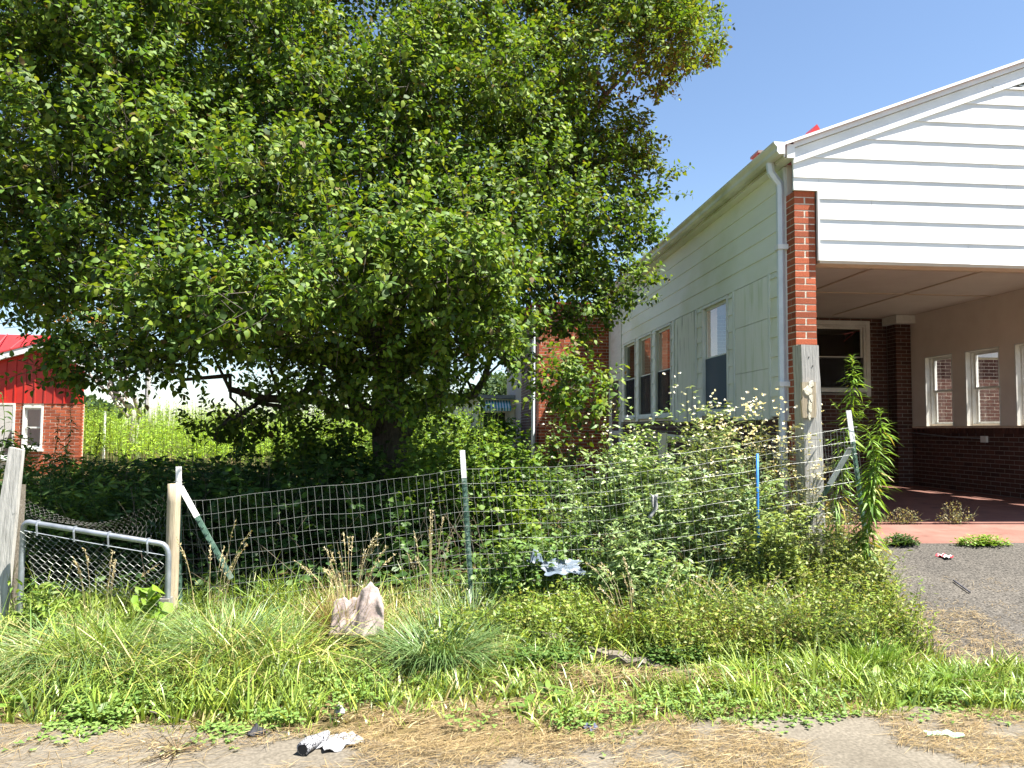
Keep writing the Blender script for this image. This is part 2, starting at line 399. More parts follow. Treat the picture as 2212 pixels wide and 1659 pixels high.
def paving_mat(name, c0, c1, cdark, grit, gs):
    m, nt, out = newmat(name)
    tc = nd(nt, 'ShaderNodeTexCoord')
    n1 = nd(nt, 'ShaderNodeTexNoise'); n1.inputs['Scale'].default_value = 1.7; n1.inputs['Detail'].default_value = 8; n1.inputs['Roughness'].default_value = .65
    n2 = nd(nt, 'ShaderNodeTexNoise'); n2.inputs['Scale'].default_value = gs; n2.inputs['Detail'].default_value = 3
    vo = nd(nt, 'ShaderNodeTexVoronoi', feature='DISTANCE_TO_EDGE'); vo.inputs['Scale'].default_value = .75
    nw = nd(nt, 'ShaderNodeTexNoise'); nw.inputs['Scale'].default_value = 3; nw.inputs['Detail'].default_value = 5
    nt.links.new(tc.outputs['Object'], nw.inputs['Vector'])
    ad = nd(nt, 'ShaderNodeVectorMath', operation='MULTIPLY_ADD'); ad.inputs[1].default_value = (.35, .35, .35)
    nt.links.new(nw.outputs['Color'], ad.inputs[0]); nt.links.new(tc.outputs['Object'], ad.inputs[2]); nt.links.new(ad.outputs[0], vo.inputs['Vector'])
    for n in (n1, n2): nt.links.new(tc.outputs['Object'], n.inputs['Vector'])
    r1 = ramp(nt, [(.3, c0), (.7, c1)]); nt.links.new(n1.outputs['Fac'], r1.inputs[0])
    r2 = ramp(nt, [(.3, (1 - grit,) * 3), (.7, (1 + grit,) * 3)]); nt.links.new(n2.outputs['Fac'], r2.inputs[0])
    mu = nd(nt, 'ShaderNodeMix', data_type='RGBA', blend_type='MULTIPLY'); mu.inputs[0].default_value = 1
    nt.links.new(r1.outputs[0], mu.inputs[6]); nt.links.new(r2.outputs[0], mu.inputs[7])
    cr = nd(nt, 'ShaderNodeMapRange'); cr.inputs[1].default_value = .0035; cr.inputs[2].default_value = .0; cr.inputs[3].default_value = 0; cr.inputs[4].default_value = .55
    nt.links.new(vo.outputs['Distance'], cr.inputs[0])
    mx = nd(nt, 'ShaderNodeMix', data_type='RGBA'); mx.inputs[7].default_value = cdark + (1,)
    nt.links.new(cr.outputs[0], mx.inputs[0]); nt.links.new(mu.outputs[2], mx.inputs[6])
    b = nd(nt, 'ShaderNodeBsdfPrincipled'); b.inputs['Roughness'].default_value = .9; b.inputs['Specular IOR Level'].default_value = .2
    nt.links.new(mx.outputs[2], b.inputs['Base Color'])
    bp = nd(nt, 'ShaderNodeBump'); bp.inputs['Strength'].default_value = .55; bp.inputs['Distance'].default_value = .008
    nt.links.new(n2.outputs['Fac'], bp.inputs['Height']); nt.links.new(bp.outputs[0], b.inputs['Normal'])
    nt.links.new(b.outputs[0], out.inputs[0]); return m
M['pavement'] = paving_mat('worn_concrete', (.100, .087, .068), (.155, .136, .108), (.05, .042, .03), .25, 60)
M['asphalt'] = paving_mat('worn_asphalt', (.050, .046, .041), (.082, .074, .064), (.03, .026, .02), .8, 70)

# ================================================================== TERRAIN
def sstep(t): t = np.clip(t, 0, 1); return t * t * (3 - 2 * t)
def gz(x, y):
    """ground height"""
    x = np.asarray(x, float); y = np.asarray(y, float)
    left = .42 * sstep((y - 4.6) / 5.0)
    right = .03 + .40 * np.clip((y - 4.5) / 2.1, 0, 1)
    w = sstep((x - 1.2) / 1.8)
    base = left * (1 - w) + right * w
    base = np.where(y < 4.5, np.minimum(base, .03 * sstep((y - 3.9) / .6)), base)
    amp = sstep((y - 3.7) / .8) * np.where((x > 3.3) & (y < 8), .15, 1)
    return base + amp * .03 * pnoise(x * 1.6, y * 1.6)
XS = np.concatenate([[-2500, -900, -300, -120, -60, -30, -18], np.linspace(-13, 15, 141), [20, 35, 70, 150, 400, 1000, 2500]])
YS = np.concatenate([[-400, -80, -20, -5, 0, 2, 3], np.linspace(3.4, 20, 96), [22, 26, 32, 45, 70, 130, 300, 800, 2000, 4000]])
GX, GY = np.meshgrid(XS, YS, indexing='ij')
GZ = gz(GX, GY)
ny = len(YS)
gv = np.stack([GX, GY, GZ], -1).reshape(-1, 3)
gf = [(i * ny + j, (i + 1) * ny + j, (i + 1) * ny + j + 1, i * ny + j + 1) for i in range(len(XS) - 1) for j in range(ny - 1)]
g_ = mesh('ground', gv, gf, M['ground'], smooth=True); tag(g_, kind='structure')
# pavement: a worn concrete sheet with a broken far edge
ex = np.linspace(-14, 14, 240)
def pav_edge(x):
    return 3.93 - .02 * x + .10 * pnoise(x * 1.3, x * 0 + 2) + .05 * pnoise(x * 6, x * 0 + 5) - .42 * np.exp(-((x - .15) / .75) ** 2)
ey = pav_edge(ex) + rng.normal(0, .012, len(ex))
g = Geo()
g.v = [(x, -6, .02) for x in ex] + [(x, y, .02) for x, y in zip(ex, ey)] + [(x, y + .03, -.03) for x, y in zip(ex, ey)]
n_ = len(ex)
g.f = [(i, i + 1, n_ + i + 1, n_ + i) for i in range(n_ - 1)] + [(n_ + i, n_ + i + 1, 2 * n_ + i + 1, 2 * n_ + i) for i in range(n_ - 1)]
tag(g.obj('pavement', M['pavement']), kind='structure')
# driveway ramp of worn asphalt up to the carport apron
def drive_edge(y):
    return 2.95 + .42 * (y - 4.4) / 2.2 + .07 * pnoise(y * 3, y * 0) + .03 * pnoise(y * 9, y * 0 + 3)
dy = np.linspace(4.35, 6.62, 40)
g = Geo()
xs_ = [0, .12, .3, .6, 1.0, 1.6, 2.4, 3.4, 4.6, 6.5]
for j, y in enumerate(dy):
    x0 = float(drive_edge(y))
    for k, dx in enumerate(xs_):
        x = x0 + dx
        yy = y + (.10 * float(pnoise(x * 3, 1.0)) if j == 0 else 0)
        g.v.append((x, yy, float(gz(x, yy)) + .03 - (.025 if k == 0 or j == 0 else 0)))
m_ = len(xs_)
g.f = [(j * m_ + k, j * m_ + k + 1, (j + 1) * m_ + k + 1, (j + 1) * m_ + k) for j in range(len(dy) - 1) for k in range(m_ - 1)]
tag(g.obj('driveway', M['asphalt'], smooth=True), kind='structure')

# ================================================================== BRICKWORK
def brick_mesh(seed, mat):
    r = random.Random(seed)
    e = .035
    g = Geo()
    v = []
    for z, s in ((-.5, .975), (-.44, 1), (.44, 1), (.5, .975)):
        for (a, b) in ((-.5, -.5), (.5, -.5), (.5, .5), (-.5, .5)):
            v.append((a * (1 - (1 - s) * .4) + r.uniform(-.006, .006), b * s, z + r.uniform(-.02, .02)))
    f = [(3, 2, 1, 0), (12, 13, 14, 15)]
    for L in range(3):
        for k in range(4):
            k2 = (k + 1) % 4
            f.append((L * 4 + k, L * 4 + k2, L * 4 + 4 + k2, L * 4 + 4 + k))
    me = bpy.data.meshes.new('brick'); me.from_pydata(v, [], f); me.update(); me.materials.append(mat)
    return me
BR = {k: [brick_mesh(i, M[k]) for i in range(5)] for k in ('brick', 'brick_dark')}
BL, BH, JT = .194, .0577, .010
def lay_bricks(part, fr, u0, u1, z0, z1, kind='brick', openings=(), single=lambda u, z: True, proud=-.0055, depth=.045, cap=300):
    """running-bond bricks on a wall face; part's bricks become its children"""
    rowh = BH + JT; n = 0
    rz = math.atan2(fr.U.y, fr.U.x)
    rest = Geo()
    nrow = int((z1 - z0) / rowh + .5)
    rr = random.Random(3)
    for r in range(nrow):
        zc = z0 + (r + .5) * rowh
        u = u0 - (0 if r % 2 else .5 * (BL + JT))
        while u < u1 - .01:
            a, b = max(u, u0), min(u + BL, u1)
            u += BL + JT
            if b - a < .03: continue
            spans = [(a, b)]
            for (o0, o1, q0, q1) in openings:
                if q0 - rowh * .5 < zc < q1 + rowh * .5:
                    ns = []
                    for (s0, s1) in spans:
                        if s1 <= o0 or s0 >= o1: ns.append((s0, s1))
                        else:
                            if o0 - s0 > .03: ns.append((s0, o0 - .004))
                            if s1 - o1 > .03: ns.append((o1 + .004, s1))
                    spans = ns
            for (a2, b2) in spans:
                uc = (a2 + b2) / 2
                if single(uc, zc) and n < cap:
                    o = bpy.data.objects.new('brick', BR[kind][rr.randrange(5)])
                    COL.objects.link(o); o.parent = part
                    o.location = fr.p(uc, zc, proud - depth / 2 + rr.uniform(-.0015, .0015))
                    o.rotation_euler = (0, 0, rz + rr.uniform(-.004, .004))
                    o.scale = (b2 - a2, depth, BH)
                    n += 1
                else:
                    fr.box(rest, a2, b2, zc - BH / 2, zc + BH / 2, proud - depth, proud + rr.uniform(-.0015, .0015))
    if rest.v:
        tag(rest.obj('far_bricks', M[kind], part), kind='stuff')
    return n

# ================================================================== HOUSE
XW = 3.42            # outer face of the carport's left wall
YF = 7.30            # plane of the front gable
ZB, ZH, ZS = 3.15, 3.13, 1.60   # beam bottom, window head, siding bottom
XR = 8.35            # inner face of right wall
YB = 13.6            # carport back wall
RX, SL = 6.05, .3815 # ridge X and roof slope
ZE = 4.36            # roof edge height at X = 3.41
house = empty('house', (6.0, 10.5, .42))
tag(house, 'white sided brick house with red metal roof, open carport and front gable', 'house')
def zr(x): return ZE + SL * (min(x, 2 * RX - x) - 3.41)

# concrete floor and apron
g = Geo()
ys = [6.60, 6.72, 7.74, 7.765]
top = [.415, .455, .49, .49]
fl = Geo(); fl.box(3.64, XR, 7.765, YB, .25, .50); fl.obj('floor_slab', M['slab'], house)
ap = Geo()
ap.add([(3.35, 6.60, .20), (9.2, 6.60, .20), (9.2, 7.75, .20), (3.35, 7.75, .20), (3.35, 6.62, .43), (9.2, 6.62, .43), (9.2, 7.75, .485), (3.35, 7.75, .485)], CUBE_F)
ap.obj('apron', M['slab'], house)

# front: siding boards (wedge profile) -------------------------------------------------
def wedge_board(name, x0, x1, z0, z1, parent, xa=None, xb=None, mat='white', pf=.012, yf=YF):
    """lap siding board on plane Y=yf facing -Y; xa/xb are the ends of its top edge"""
    xa = x0 if xa is None else xa; xb = x1 if xb is None else xb
    j = random.uniform(-.0015, .0015)
    v = [(x0, yf - pf, z0 + j), (x1, yf - pf, z0 - j), (x1, yf + .02, z0), (x0, yf + .02, z0),
         (xa, yf - .001, z1 + .01), (xb, yf - .001, z1 + .01), (xb, yf + .02, z1), (xa, yf + .02, z1)]
    return mesh(name, v, CUBE_F, M[mat], parent)
front = Geo().box(3.68, 2 * RX - 3.68, YF + .021, YF + .18, ZB + .02, 4.2).obj('beam', M['tan'], house)
FH = .2085
z = ZB
FRZ = .235
def xrake(zz, off=FRZ): return 3.41 + (zz + off - ZE) / SL      # x where frieze bottom reaches zz
k = 0
while z < 5.1:
    z1 = z + FH
    if z1 < 3.80:
        xc = random.choice([4.4, 5.05, 6.4]) + random.uniform(-.2, .2)
        wedge_board('siding_board', 3.665, xc - .0015, z, z1, house); wedge_board('siding_board', xc + .0015, 8.45, z, z1, house)
    elif z < 3.80:
        wedge_board('siding_board', 3.665, 5.66, z, z1, house)
        wedge_board('siding_board', 5.662, 8.7, z, z1, house)
        wedge_board('siding_board', 3.405, 3.663, 3.855, z1, house, pf=.008)
    else:
        xa = max(3.405, xrake(z)); xb = max(3.405, xrake(z1))
        zt = min(z1, 4.985); xb = max(3.405, xrake(zt))
        left = [(xa, z)] + ([(3.405, ZE - FRZ)] if xa <= 3.4051 and xb > 3.406 else []) + [(xb, zt)]
        poly = left + [(2 * RX - x_, z_) for x_, z_ in reversed(left)]
        n_ = len(poly)
        vv = [(x_, YF - .012 + .011 * (z_ - z) / (zt - z), z_) for x_, z_ in poly] + [(x_, YF + .0205, z_) for x_, z_ in poly]
        mesh('siding_board', vv, [tuple(reversed(range(n_))), tuple(range(n_, 2 * n_))] + [(i, (i + 1) % n_, n_ + (i + 1) % n_, n_ + i) for i in range(n_)], M['white'], house)
    z = z1
    if z > 4.97: break
# backing of the gable
mesh('gable_backing', [(3.42, YF + .021, 3.86), (8.68, YF + .021, 3.86), (8.68, YF + .021, 4.2), (RX, YF + .021, 5.25), (3.42, YF + .021, 4.2),
                       (3.42, YF + .06, 3.86), (8.68, YF + .06, 3.86), (8.68, YF + .06, 4.2), (RX, YF + .06, 5.25), (3.42, YF + .06, 4.2)],
     [(0, 1, 2, 3, 4), (9, 8, 7, 6, 5), (0, 5, 6, 1), (1, 6, 7, 2), (2, 7, 8, 3), (3, 8, 9, 4), (4, 9, 5, 0)], M['black'], house)
# edge return beside the pillar, bottom tan trim
fboxF = Frame((0, YF, 0), (1, 0, 0), (0, -1, 0))
fbox(fboxF, 'corner_trim', 3.648, 3.664, ZB, 3.852, -.02, .016, M['trim'], house)
fbox(fboxF, 'bottom_trim', 3.665, 8.45, ZB - .028, ZB - .001, -.16, .004, M['tan'], house)
# louvred gable vent in the peak
vent = mesh('gable_vent', [(5.54, YF - .02, 4.985), (2 * RX - 5.54, YF - .02, 4.985), (2 * RX - 5.54, YF - .02, 5.01), (5.54, YF - .02, 5.01),
                           (5.54, YF + .01, 4.985), (2 * RX - 5.54, YF + .01, 4.985), (2 * RX - 5.54, YF + .01, 5.01), (5.54, YF + .01, 5.01)],
            [(0, 1, 2, 3), (7, 6, 5, 4), (0, 4, 5, 1), (1, 5, 6, 2), (2, 6, 7, 3), (3, 7, 4, 0)], M['trim'], house)
for i in range(4):
    zz = 5.02 + i * .035
    xa = max(5.56, xrake(zz + .03))
    mesh('louvre', [(xa, YF - .015, zz), (2 * RX - xa, YF - .015, zz), (2 * RX - xa, YF + .015, zz + .03), (xa, YF + .015, zz + .03),
                    (xa, YF - .015, zz + .006), (2 * RX - xa, YF - .015, zz + .006), (2 * RX - xa, YF + .015, zz + .036), (xa, YF + .015, zz + .036)],
         [(3, 2, 1, 0), (4, 5, 6, 7), (0, 1, 5, 4), (1, 2, 6, 5), (2, 3, 7, 6), (3, 0, 4, 7)], M['frame_old'], vent)
# rakes: roof sheet edge, upper fascia, lower band, frieze (both sides of the ridge)
def rake_piece(name, t0, t1, pf, mat, xs=3.40, back=.02):
    for s in (0, 1):
        def X(x): return x if s == 0 else 2 * RX - x
        vv = []
        for dyy in (-pf, back):
            for (x, t) in ((xs, t1), (RX, t1), (RX, t0), (xs, t0)):
                vv.append((X(x), YF + dyy, ZE + SL * (x - 3.41) - t))
        f = [(0, 1, 2, 3), (7, 6, 5, 4), (0, 4, 5, 1), (1, 5, 6, 2), (2, 6, 7, 3), (3, 7, 4, 0)]
        if s: f = [tuple(reversed(q)) for q in f]
        mesh(name, vv, f, M[mat], house)
rake_piece('upper_rake_board', .024, .078, .032, 'trim')
rake_piece('rake_board', .084, .182, .006, 'trim')
rake_piece('rake_frieze', .184, .236, .024, 'trim')
# roof sheets with standing ribs, running back over the carport to the main block
for s in (0, 1):
    def X(x): return x if s == 0 else 2 * RX - x
    x0 = 3.22
    def P(x, y, dz): return (X(x), y, ZE + SL * (x - 3.41) + dz)
    vv = [P(x0, YF - .058, -.022), P(RX, YF - .058, -.022), P(RX, 16.7, -.022), P(x0, 16.7, -.022), P(x0, YF - .058, 0), P(RX, YF - .058, 0), P(RX, 16.7, 0), P(x0, 16.7, 0)]
    f = CUBE_F if s == 0 else [tuple(reversed(q)) for q in CUBE_F]
    roof = mesh('roof', vv, f, M['redroof'], house)
    mesh('drip_edge', [P(x0, YF - .062, -.026), P(RX, YF - .062, -.026), P(RX, YF - .0585, -.026), P(x0, YF - .0585, -.026), P(x0, YF - .062, .003), P(RX, YF - .062, .003), P(RX, YF - .0585, .003), P(x0, YF - .0585, .003)], f, M['white'], roof)
    for i in range(24):
        y = YF + .15 + i * .4
        gg = Geo().add([P(x0, y, .001), P(RX, y, .001), P(RX, y + .03, .001), P(x0, y + .03, .001), P(x0, y, .02), P(RX, y, .02), P(RX, y + .03, .02), P(x0, y + .03, .02)], f)
        gg.obj('roof_rib', M['redroof'], roof)

# left side wall ----------------------------------------------------------------------
SW = Frame((XW, 0, 0), (0, 1, 0), (-1, 0, 0))
Y0w, Y1w = 7.5, 14.97
# openings along Y: (y0, y1, kind)
w1 = (9.16, 10.11); pA = (7.95, 8.92); pB = (10.38, 11.38); w2 = (11.58, 12.49); w3 = (12.72, 13.62); w4 = (13.86, 14.75)
wz0, wz1 = 1.69, 3.12
core = Geo()
wins = [w1, w2, w3, w4]
SWi = SW
edges = [Y0w] + [e for w in wins for e in w] + [Y1w]
for a, b in zip(edges[0::2], edges[1::2]):
    SW.box(core, a, b, wz0, wz1, -.20, -.012)
SW.box(core, Y0w, Y1w, 1.60, wz0, -.20, -.012)
SW.box(core, Y0w, Y1w, wz1, 4.18, -.20, -.012)
core.obj('left_wall', M['beige'], house)
SW.box(Geo(), 0, 1, 0, 1, 0, 1)
def side_board(u0, u1, z0, z1, name='siding_board', pf=.012, mat='sidewall'):
    j = random.uniform(-.001, .001)
    v = [SW.p(u0, z0 + j, -.011), SW.p(u1, z0 - j, -.011), SW.p(u1, z0, pf), SW.p(u0, z0, pf), SW.p(u0, z1 + .012, -.011), SW.p(u1, z1 + .012, -.011), SW.p(u1, z1 + .012, .001), SW.p(u0, z1 + .012, .001)]
    return mesh(name, v, CUBE_F, M[mat], house)
z = ZH
while z < 4.12:
    z1 = min(z + .2085, 4.17)
    cut = random.choice([9.8, 11.2, 12.6])
    side_board(7.66, cut, z, z1); side_board(cut + .002, Y1w, z, z1)
    z = z1
# narrow strips of lap siding between the openings
for (a, b) in ((7.66, pA[0] - .05), (pA[1] + .06, w1[0] - .03), (w1[1] + .03, pB[0] - .05), (pB[1] + .05, w2[0] - .03), (w2[1] + .03, w3[0] - .03), (w3[1] + .03, w4[0] - .03), (w4[1] + .03, Y1w)):
    z = ZS + .005
    while z < ZH - .02:
        z1 = min(z + .2085, ZH - .012)
        side_board(a, b, z, z1, pf=.016, mat='sidewall'); z = z1
    
def panel_board(a, b, mat, joints):
    p = fbox(SW, 'panel_frame', a - .05, a - .005, ZS - .02, ZH - .004, -.011, .022, M['frame_old'], house)
    fbox(SW, 'panel_frame', b + .005, b + .05, ZS - .02, ZH - .004, -.011, .022, M['frame_old'], house)
    zs = [ZS - .03] + joints + [ZH - .006]
    for q0, q1 in zip(zs[:-1], zs[1:]):
        fbox(SW, 'plywood_panel', a, b, q0 + .003, q1 - .002, -.011, .012 + random.uniform(-.003, .003), M[mat], house)
panel_board(pA[0], pA[1], 'panel', [2.12, 2.66])
panel_board(pB[0], pB[1], 'panel_worn', [])
fbox(SW, 'corner_board', 7.505, 7.655, ZS - .05, 4.16, -.011, .02, M['frame_old'], house)
fbox(SW, 'end_corner_board', 14.975, 15.05, .5, 4.16, -.05, .02, M['frame_old'], house)
def side_window(fr, a, b, z0, z1, parent, fm='frame_old', screen=None, sill=True, d=0.0):
    """double-hung window; frame > sashes, panes, sill"""
    g = Geo(); t = .035
    for (u0, u1, q0, q1) in ((a, a + t, z0, z1), (b - t, b, z0, z1), (a + t, b - t, z1 - t, z1), (a + t, b - t, z0, z0 + t)):
        fr.box(g, u0, u1, q0, q1, d - .10, d + .016)
    w = g.obj('window', M[fm], parent)
    zm = z0 + (z1 - z0) * .5
    for i, (q0, q1, dd) in enumerate(((zm - .015, z1 - t, d - .030), (z0 + t, zm + .015, d - .058))):
        g = Geo(); st = .034
        a1, b1 = a + t + .002, b - t - .002
        for (u0, u1, r0, r1) in ((a1, a1 + st, q0, q1), (b1 - st, b1, q0, q1), (a1 + st, b1 - st, q1 - st, q1), (a1 + st, b1 - st, q0, q0 + st)):
            fr.box(g, u0, u1, r0, r1, dd - .024, dd)
        sash = g.obj('sash', M[fm], w)
        fbox(fr, 'pane', a1 + st - .003, b1 - st + .003, q0 + st - .003, q1 - st + .003, dd - .014, dd - .010, M['glass'], w)
    if screen:
        fbox(fr, 'screen', a + t, b - t, z0 + t, zm, d - .024, d - .022, M[screen], w)
    if sill:
        fbox(fr, 'sill', a - .03, b + .03, z0 - .045, z0 - .002, d - .10, d + .05, M[fm], w)
    return w
side_window(SW, w1[0], w1[1], wz0, wz1, house, screen='tinted_layer')
for w in (w2, w3, w4):
    side_window(SW, w[0], w[1], wz0, wz1, house, screen='screen')
# brick base under the siding
bb = fbox(SW, 'base_wall', 7.51, 14.95, .25, 1.585, -.20, -.018, M['mortar_dark'], house)
lay_bricks(bb, Frame((XW - .0, 0, 0), (0, 1, 0), (-1, 0, 0)), 7.52, 14.94, .42, 1.58, 'brick_dark', single=lambda u, z: u < 9.4 and z > .9, proud=-.0155)
# storm door beside the siding, at the end of the side wall
fbox(SW, 'door_wall', 15.06, 16.39, .3, 4.17, -.2, -.03, M['frame_old'], house)
door = fbox(SW, 'storm_door', 15.12, 15.98, .5, 2.55, -.028, .01, M['frame'], house)
fbox(SW, 'door_panel', 15.10, 16.0, 2.62, 4.1, -.028, .004, M['white'], house)
for (q0, q1) in ((.62, 1.35), (1.43, 2.45)):
    fbox(SW, 'pane', 15.24, 15.86, q0, q1, .0105, .014, M['glass'], door)
    fbox(SW, 'dark_screen', 15.24, 15.86, q0, q1, .0101, .0104, M['tinted_layer'], door)
# fascia, soffit, gutter and downspout along the left eave
g = Geo().box(3.30, 3.318, YF - .02, 16.35, 4.18, 4.315); g.obj('fascia', M['gutter'], house)
g = Geo().box(3.3185, XW - .002, YF + .0, 16.35, 4.172, 4.18); g.obj('soffit', M['sidewall'], house)
prof = [(3.297, 4.318), (3.297, 4.20), (3.235, 4.195), (3.212, 4.225), (3.218, 4.265), (3.185, 4.30), (3.18, 4.32), (3.19, 4.32), (3.205, 4.295), (3.225, 4.232), (3.29, 4.205), (3.29, 4.318)]
g = Geo()
n_ = len(prof)
for y in (YF - .06, 16.3):
    g.v += [(x, y, zz) for x, zz in prof]
g.f = [(i, (i + 1) % n_, n_ + (i + 1) % n_, n_ + i) for i in range(n_)]
gut = g.obj('gutter', M['gutter'], house)
cap = Geo(); cap.v = [(x, YF - .063, zz) for x, zz in prof[:7]] + [(x, YF - .060, zz) for x, zz in prof[:7]]
cap.f = [tuple(range(7)), tuple(reversed(range(7, 14)))] + [(i, 7 + i, 7 + (i + 1) % 7, (i + 1) % 7) for i in range(7)]
cap.obj('end_cap', M['white'], gut)
Geo().box(3.33, 3.41, YF - .035, YF - .01, 4.17, 4.31).obj('eave_return', M['white'], house)
ds = Geo().tube([(3.26, 7.52, 4.20), (3.27, 7.52, 4.10), (3.36, 7.52, 3.98), (3.365, 7.52, 3.9), (3.365, 7.52, .55), (3.30, 7.50, .46)], .041, 6)
dso = ds.obj('downspout', M['downspout'], house)
for zz in (3.30, 1.9):
    Geo().box(3.315, 3.424, 7.468, 7.572, zz, zz + .05).obj('strap', M['trim'], dso)
# brick pillar: two bricks per course, turned every course
pil = Geo().box(3.4255, 3.6315, 7.3235, 7.498, .25, 3.852).obj('pillar', M['mortar'], house)
zc = .305; r = 0
while zc < 3.835:
    for i in range(2):
        o = bpy.data.objects.new('brick', BR['brick'][(r * 2 + i) % 5]); COL.objects.link(o); o.parent = pil
        if r % 2 == 0:
            o.location = (3.529, 7.370 + i * .107, zc); o.scale = (.214, .097, BH); o.rotation_euler = (0, 0, random.uniform(-.006, .006))
        else:
            o.location = (3.4715 + i * .114, 7.4235, zc); o.scale = (.204, .097, BH); o.rotation_euler = (0, 0, math.pi / 2 + random.uniform(-.006, .006))
    zc += .0677; r += 1

# carport interior --------------------------------------------------------------------
Geo().box(XW + .205, XR + .25, YF + .185, 16.0, 3.56, 3.60).obj('ceiling', M['ceil'], house)
for (x0, x1, y0, y1) in ((3.7, 8.3, 9.4, 9.43), (3.7, 8.3, 11.1, 11.13), (3.7, 4.9, 8.25, 8.29), (5.4, 5.43, 7.6, 13.3), (6.9, 6.93, 7.6, 13.3)):
    Geo().box(x0, x1, y0, y1, 3.545, 3.559).obj('ceiling_batten', M['tan'], house)
Geo().box(4.35, 4.95, 8.55, 9.0, 3.535, 3.559).obj('ceiling_hatch', M['tan'], house)
# right wall with three windows over a brick half wall
RW = Frame((XR, 0, 0), (0, 1, 0), (-1, 0, 0))
rws = [(9.55, 10.40), (10.70 - .02, 11.06 - .36 + .0), ]
rw = [(12.12, 12.86), (11.02, 11.80), (9.92, 10.70), (8.7, 9.5)]
rz0, rz1 = 1.56, 2.77
g = Geo()
ed = [7.5] + [e for w in sorted(rw) for e in w] + [13.3]
for a, b in zip(ed[0::2], ed[1::2]):
    RW.box(g, a, b, rz0, rz1, -.22, 0)
RW.box(g, 7.5, 13.3, rz1, 3.56, -.22, 0)
g.obj('right_wall', M['beige'], house)
hw = fbox(RW, 'half_wall', 7.5, 13.58, .45, 1.50, -.22, -.008, M['mortar_dark'], house)
lay_bricks(hw, RW, 7.52, 13.58, .503, 1.43, 'brick_dark', single=lambda u, z: u > 10.2)
g = Geo()
for i in range(int((13.5 - 7.52) / .068)):                        # row of upright header bricks under the sills
    y = 7.53 + i * .068
    if y > 10.2:
        o = bpy.data.objects.new('brick', BR['brick_dark'][i % 5]); COL.objects.link(o); o.parent = hw
        o.location = RW.p(y + .029, 1.482, -.015); o.rotation_euler = (0, math.pi / 2, math.pi / 2); o.scale = (.088, .05, .058)
fbox(RW, 'sill_board', 7.5, 13.2, 1.530, 1.558, -.21, .035, M['tan'], house)
for w in rw:
    ww = side_window(RW, w[0], w[1], rz0, rz1, house, fm='frame', sill=False, d=-.10)
    g = Geo()
    RW.box(g, w[0] - .0, w[0] + .02, rz0, rz1, -.082, .004); RW.box(g, w[1] - .02, w[1], rz0, rz1, -.082, .004); RW.box(g, w[0], w[1], rz1 - .02, rz1, -.0815, .004)
    g.obj('lining', M['frame'], ww)
jb = Geo().box(XR - .05, XR - .008, 11.30, 11.42, 1.30, 1.40).obj('junction_box', M['frame'], house)
Geo().tube([(XR - .03, 11.42, 1.36), (XR - .03, 12.2, 1.38), (XR - .035, 13.2, 1.44)], .012, 6).obj('conduit', M['galv'], jb)
# brick column with white cap at the inner corner
colm = Geo().box(8.068, 8.332, 13.248, 13.55, .45, 3.40).obj('column', M['mortar_dark'], house)
lay_bricks(colm, Frame((8.06, 13.24, 0), (1, 0, 0), (0, -1, 0)), -.0, .28, .50, 3.40, 'brick_dark')
lay_bricks(colm, Frame((8.06, 13.25, 0), (0, 1, 0), (-1, 0, 0)), -.0, .28, .50, 3.40, 'brick_dark', single=lambda u, z: False)
Geo().box(7.99, 8.348, 13.10, 13.56, 3.405, 3.555).obj('column_cap', M['frame'], house)
# back wall of the carport
BW = Frame((0, YB, 0), (1, 0, 0), (0, -1, 0))
bwin = (5.55, 7.73, 2.16, 3.48)
g = Geo()
BW.box(g, 3.63, bwin[0], .45, 3.555, -.2, -.008); BW.box(g, bwin[1], XR + .2, .45, 3.555, -.2, -.008)
BW.box(g, bwin[0], bwin[1], .45, bwin[2], -.2, -.008); BW.box(g, bwin[0], bwin[1], bwin[3], 3.555, -.2, -.008)
bw = g.obj('back_wall', M['mortar_dark'], house)
lay_bricks(bw, BW, 3.64, 8.34, .503, 3.55, 'brick_dark', openings=[bwin], single=lambda u, z: (7.75 < u < 8.05) or (z < 1.45 and u > 7.0), proud=-.0055)
side_window(Frame((0, YB, 0), (1, 0, 0), (0, -1, 0)), 5.6, 6.62, 2.22, 3.42, house, fm='frame', screen='screen')  # lower screen added here only to darken the sash
side_window(Frame((0, YB, 0), (1, 0, 0), (0, -1, 0)), 6.70, 7.68, 2.22, 3.42, house, fm='frame', screen='screen')  # screen added for darkness, like its neighbour
g = Geo()
for a in ((5.52, 7.76, 3.425, 3.50), (5.52, 5.598, 2.10, 3.424), (7.682, 7.76, 2.10, 3.424), (6.622, 6.698, 2.10, 3.424)):
    BW.box(g, *a, -.05, .03)
g.obj('window_casing', M['frame'], house)
Geo().box(3.64, XR + .2, 15.9, 16.0, .45, 3.55).obj('inner_wall', M['black'], house)  # near-black stands in for the unlit room behind the back windows
Geo().box(XR + .16, XR + .2, 13.81, 15.89, .45, 3.55).obj('inner_wall', M['black'], house)  # same painted darkness on the room's right side

